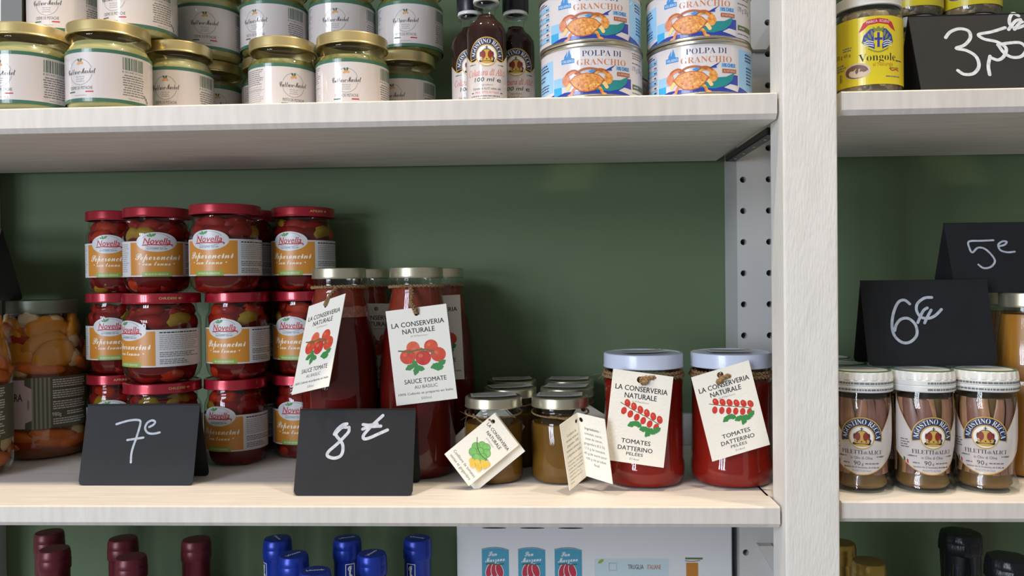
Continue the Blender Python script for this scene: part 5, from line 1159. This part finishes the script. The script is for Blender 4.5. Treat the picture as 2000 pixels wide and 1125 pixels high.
def blue_art(c, h, r):
    a = Art(); a.p = 'emblem'; y0 = h - 42; w = 4.6
    for q in ([(-w, y0), (w, y0)], [(w, y0), (w, y0 + 18)], [(w, y0 + 18), (-w, y0 + 18)], [(-w, y0 + 18), (-w, y0)]): a.stroke(q, .7, white_i, k=1)
    a.stroke([(0, y0 + 11), (-.4, y0 + 7.5), (1.4, y0 + 5), (.6, y0 + 2.6)], 1.9, white_i); a.ell(.3, y0 + 13.4, 1.2, 1.5, white_i, 12)
    a.stroke([(-1, y0 + 11), (-2, y0 + 13), (-.8, y0 + 15.4), (1.2, y0 + 15.6)], 1, white_i); a.stroke([(0, y0 + 6.4), (-1.8, y0 + 4), (-2.2, y0 + 2)], 1.2, white_i)
    obj('emblem', a.build(cyl(r * .935), 1.5)['emblem'], c)
    b = Art(); b.p = 'lettering'; b.stroke([(-8.5, 1.6), (-7, -1.6), (-5, 1.8), (-4.4, -.8), (-3, .8), (-2, -1), (-.6, .9), (.2, -1), (1.6, .8), (2.4, -1), (3.8, .9), (4.6, -.8), (6, 1.6), (6.4, -1), (8.2, .2)], .9, white_i)
    obj('lettering', b.build(lambda u, v, o: (u * .001, v * .001, h * .001 + .0001 + o))['lettering'], c)
BU, BL = 'burgundy-capped wine bottles', 'blue-capped wine bottles'
for lab, x, y in (('burgundy-capped bottle at the far left, rear one of the pair', -.5437, .1626), ('burgundy-capped bottle at the far left, front one of the pair', -.5040, .1095), ('burgundy-capped bottle of the second pair, rear one', -.4510, .1431), ('burgundy-capped bottle of the second pair, front one', -.4128, .0880), ('burgundy-capped bottle standing alone, third from left', -.3710, .1407)):
    wine('wine_bottle', lab, x, y, -.075, burg, 15.2, 29, BU)
for lab, x, y, rz in (('rear blue-capped bottle of the left three', -.2943, .1690, -.9), ('middle blue-capped bottle of the left three', -.2604, .1185, .9), ('lowest-showing front blue-capped bottle of the left three', -.2249, .0740, .2), ('rear blue-capped bottle of the middle pair, emblem on its right', -.2184, .1700, .45), ('front blue-capped bottle of the middle pair', -.1810, .1226, 1.2), ('single blue-capped bottle beside the white carton', -.1424, .1710, -.35)):
    wine('blue_capped_bottle', lab, x, y, -.083, bluec, 15.4, 26.5, BL, art=blue_art, rz=rz)
wine('gold_capped_bottle', 'gold-capped bottle half hidden by the white post', .2985, .1530, -.080, goldc, 15.4, 24.5, 'gold-capped bottles')
wine('gold_capped_bottle', 'gold-capped bottle in front, clear of the post', .3056, .0986, -.080, goldc, 16.4, 24.5, 'gold-capped bottles')
crump = lambda a, z: 1 + .035 * math.sin(7 * a + z * .09) + .02 * math.sin(15 * a)
wine('black_foil_bottle', 'bottle with crumpled black foil top, taller in view', .4370, .1880, -.080, blackc, 20.5, 35, 'black-foiled bottles', rf=crump)
wine('black_foil_bottle', 'bottle with black foil top at the lower right corner', .4440, .1130, -.080, blackc, 20.0, 35, 'black-foiled bottles', rf=crump)

# ------------------------------------------------------------------ printed carton on the lowest shelf
carton = thing('printed_carton', 'white printed carton with blue tomato labels under the middle shelf', 'carton', (.048, .2, -.346))
obj('carton_body', bevel_box('carton_body', -.1511, .1512, 0, .058, 0, .305, mat('white_carton', (206, 208, 210), .5), .0012, 1), carton)
a = Art(); lab_b = ic('print_blue', (64, 142, 170)); tomr = ic('print_red', (172, 44, 66))
for i in range(3):
    x = -123.5 + i * 40.3; yt = 242.4; a.p = 'printed_label#%d' % i
    a.poly([(x, yt - 60), (x + 30, yt - 60), (x + 30, yt - 3), (x + 22, yt - .6), (x + 15, yt), (x + 8, yt - .4), (x, yt - 2)], lab_b)
    a.stroke([(x, yt - 1.4), (x + 8, yt + .2), (x + 15, yt + .6), (x + 22, yt), (x + 30, yt - 2.4)], .7, greyink)
    a.p = 'lettering#%d' % i; a.text('San', x + 12, yt - 6.4, 5.4, white_i, 'K', w=9.5, rot=.08); a.p = 'lettering#m%d' % i; a.text('Marzano', x + 14.5, yt - 12.6, 5.4, white_i, 'K', w=22, rot=.08)
    a.p = 'picture#%d' % i
    for dx, rr in ((8.5, .3), (14, 0), (19.5, -.3)): a.ell(x + dx, yt - 25, 4.3, 8.2, white_i, 18, rot=-rr); a.ell(x + dx, yt - 25, 3.7, 7.6, tomr, 18, rot=-rr)
    a.stroke([(x + 5, yt - 18), (x + 12, yt - 17.4), (x + 17, yt - 18.4), (x + 24, yt - 17.6)], 1.3, dgreen_i)
    a.p = 'slot#%d' % i; a.ell(x + 14 + i * 2, 264.5, 14, .8, ink, 16)
a.p = 'panel'; a.rect(1, 150, 82, 231, ic('print_pale', (182, 200, 206)))
a.p = 'picture#7'; leaf(a, 8, 228, 8, 3.6, .6, ic('print_leaf', (140, 160, 60))); a.stroke([(17, 226), (17, 218), (25, 218), (25, 226), (17, 226)], .5, greyink, k=1)
a.p = 'lettering#7'; a.text('TRUGLIA', 46, 222, 5, ink, w=17, bold=.01); a.text('ITALIANE', 66, 222, 5, crab_d, w=15, bold=.01)
a.p = 'picture#8'; a.rect(100, 230.5, 119, 232.6, stem_i); a.rect(101, 200, 114, 227, obrown); a.stroke([(100, 229), (108, 228.4), (116, 229.4)], .8, brown_i)
for k, me in a.build(lambda u, v, o: (u * .001, -.0001 - o, v * .001)).items(): obj(k.split('#')[0], me, carton)

# ------------------------------------------------------------------ card and box at the back of the upper left shelf
bx = thing('cardboard_box', 'brown cardboard box behind the jars at the upper left corner', 'box', (-.623, .222, TOP))
obj('box_body', bevel_box('box_body', -.045, .050, -.022, .018, 0, .19, mat('brown_cardboard', (120, 84, 56), .7, noise=(40, (6, 1, .3), (96, 64, 42), .3)), .001, 1), bx)
obj('box_flap', bevel_box('box_flap', -.045, -.008, -.0235, -.0225, .12, .19, mat('pale_cardboard', (158, 118, 84), .7), .0003, 1), bx)
V, F = prism([(-.0135, 0), (.0115, 0), (.0145, .19), (-.0095, .19)], 0, .003, 'y')
cd = obj('grey_card', fixn(mesh('grey_card', V, F, mat('grey_card_face', (124, 124, 120), .6))), None, (-.5965, .1905, TOP), label='leaning grey card with a cream edge in the upper left corner', cat='card')
V, F = prism([(-.0150, 0), (-.0135, 0), (-.0095, .19), (-.0110, .19)], 0, .003, 'y'); obj('card_edge', fixn(mesh('card_edge', V, F, card)), cd)
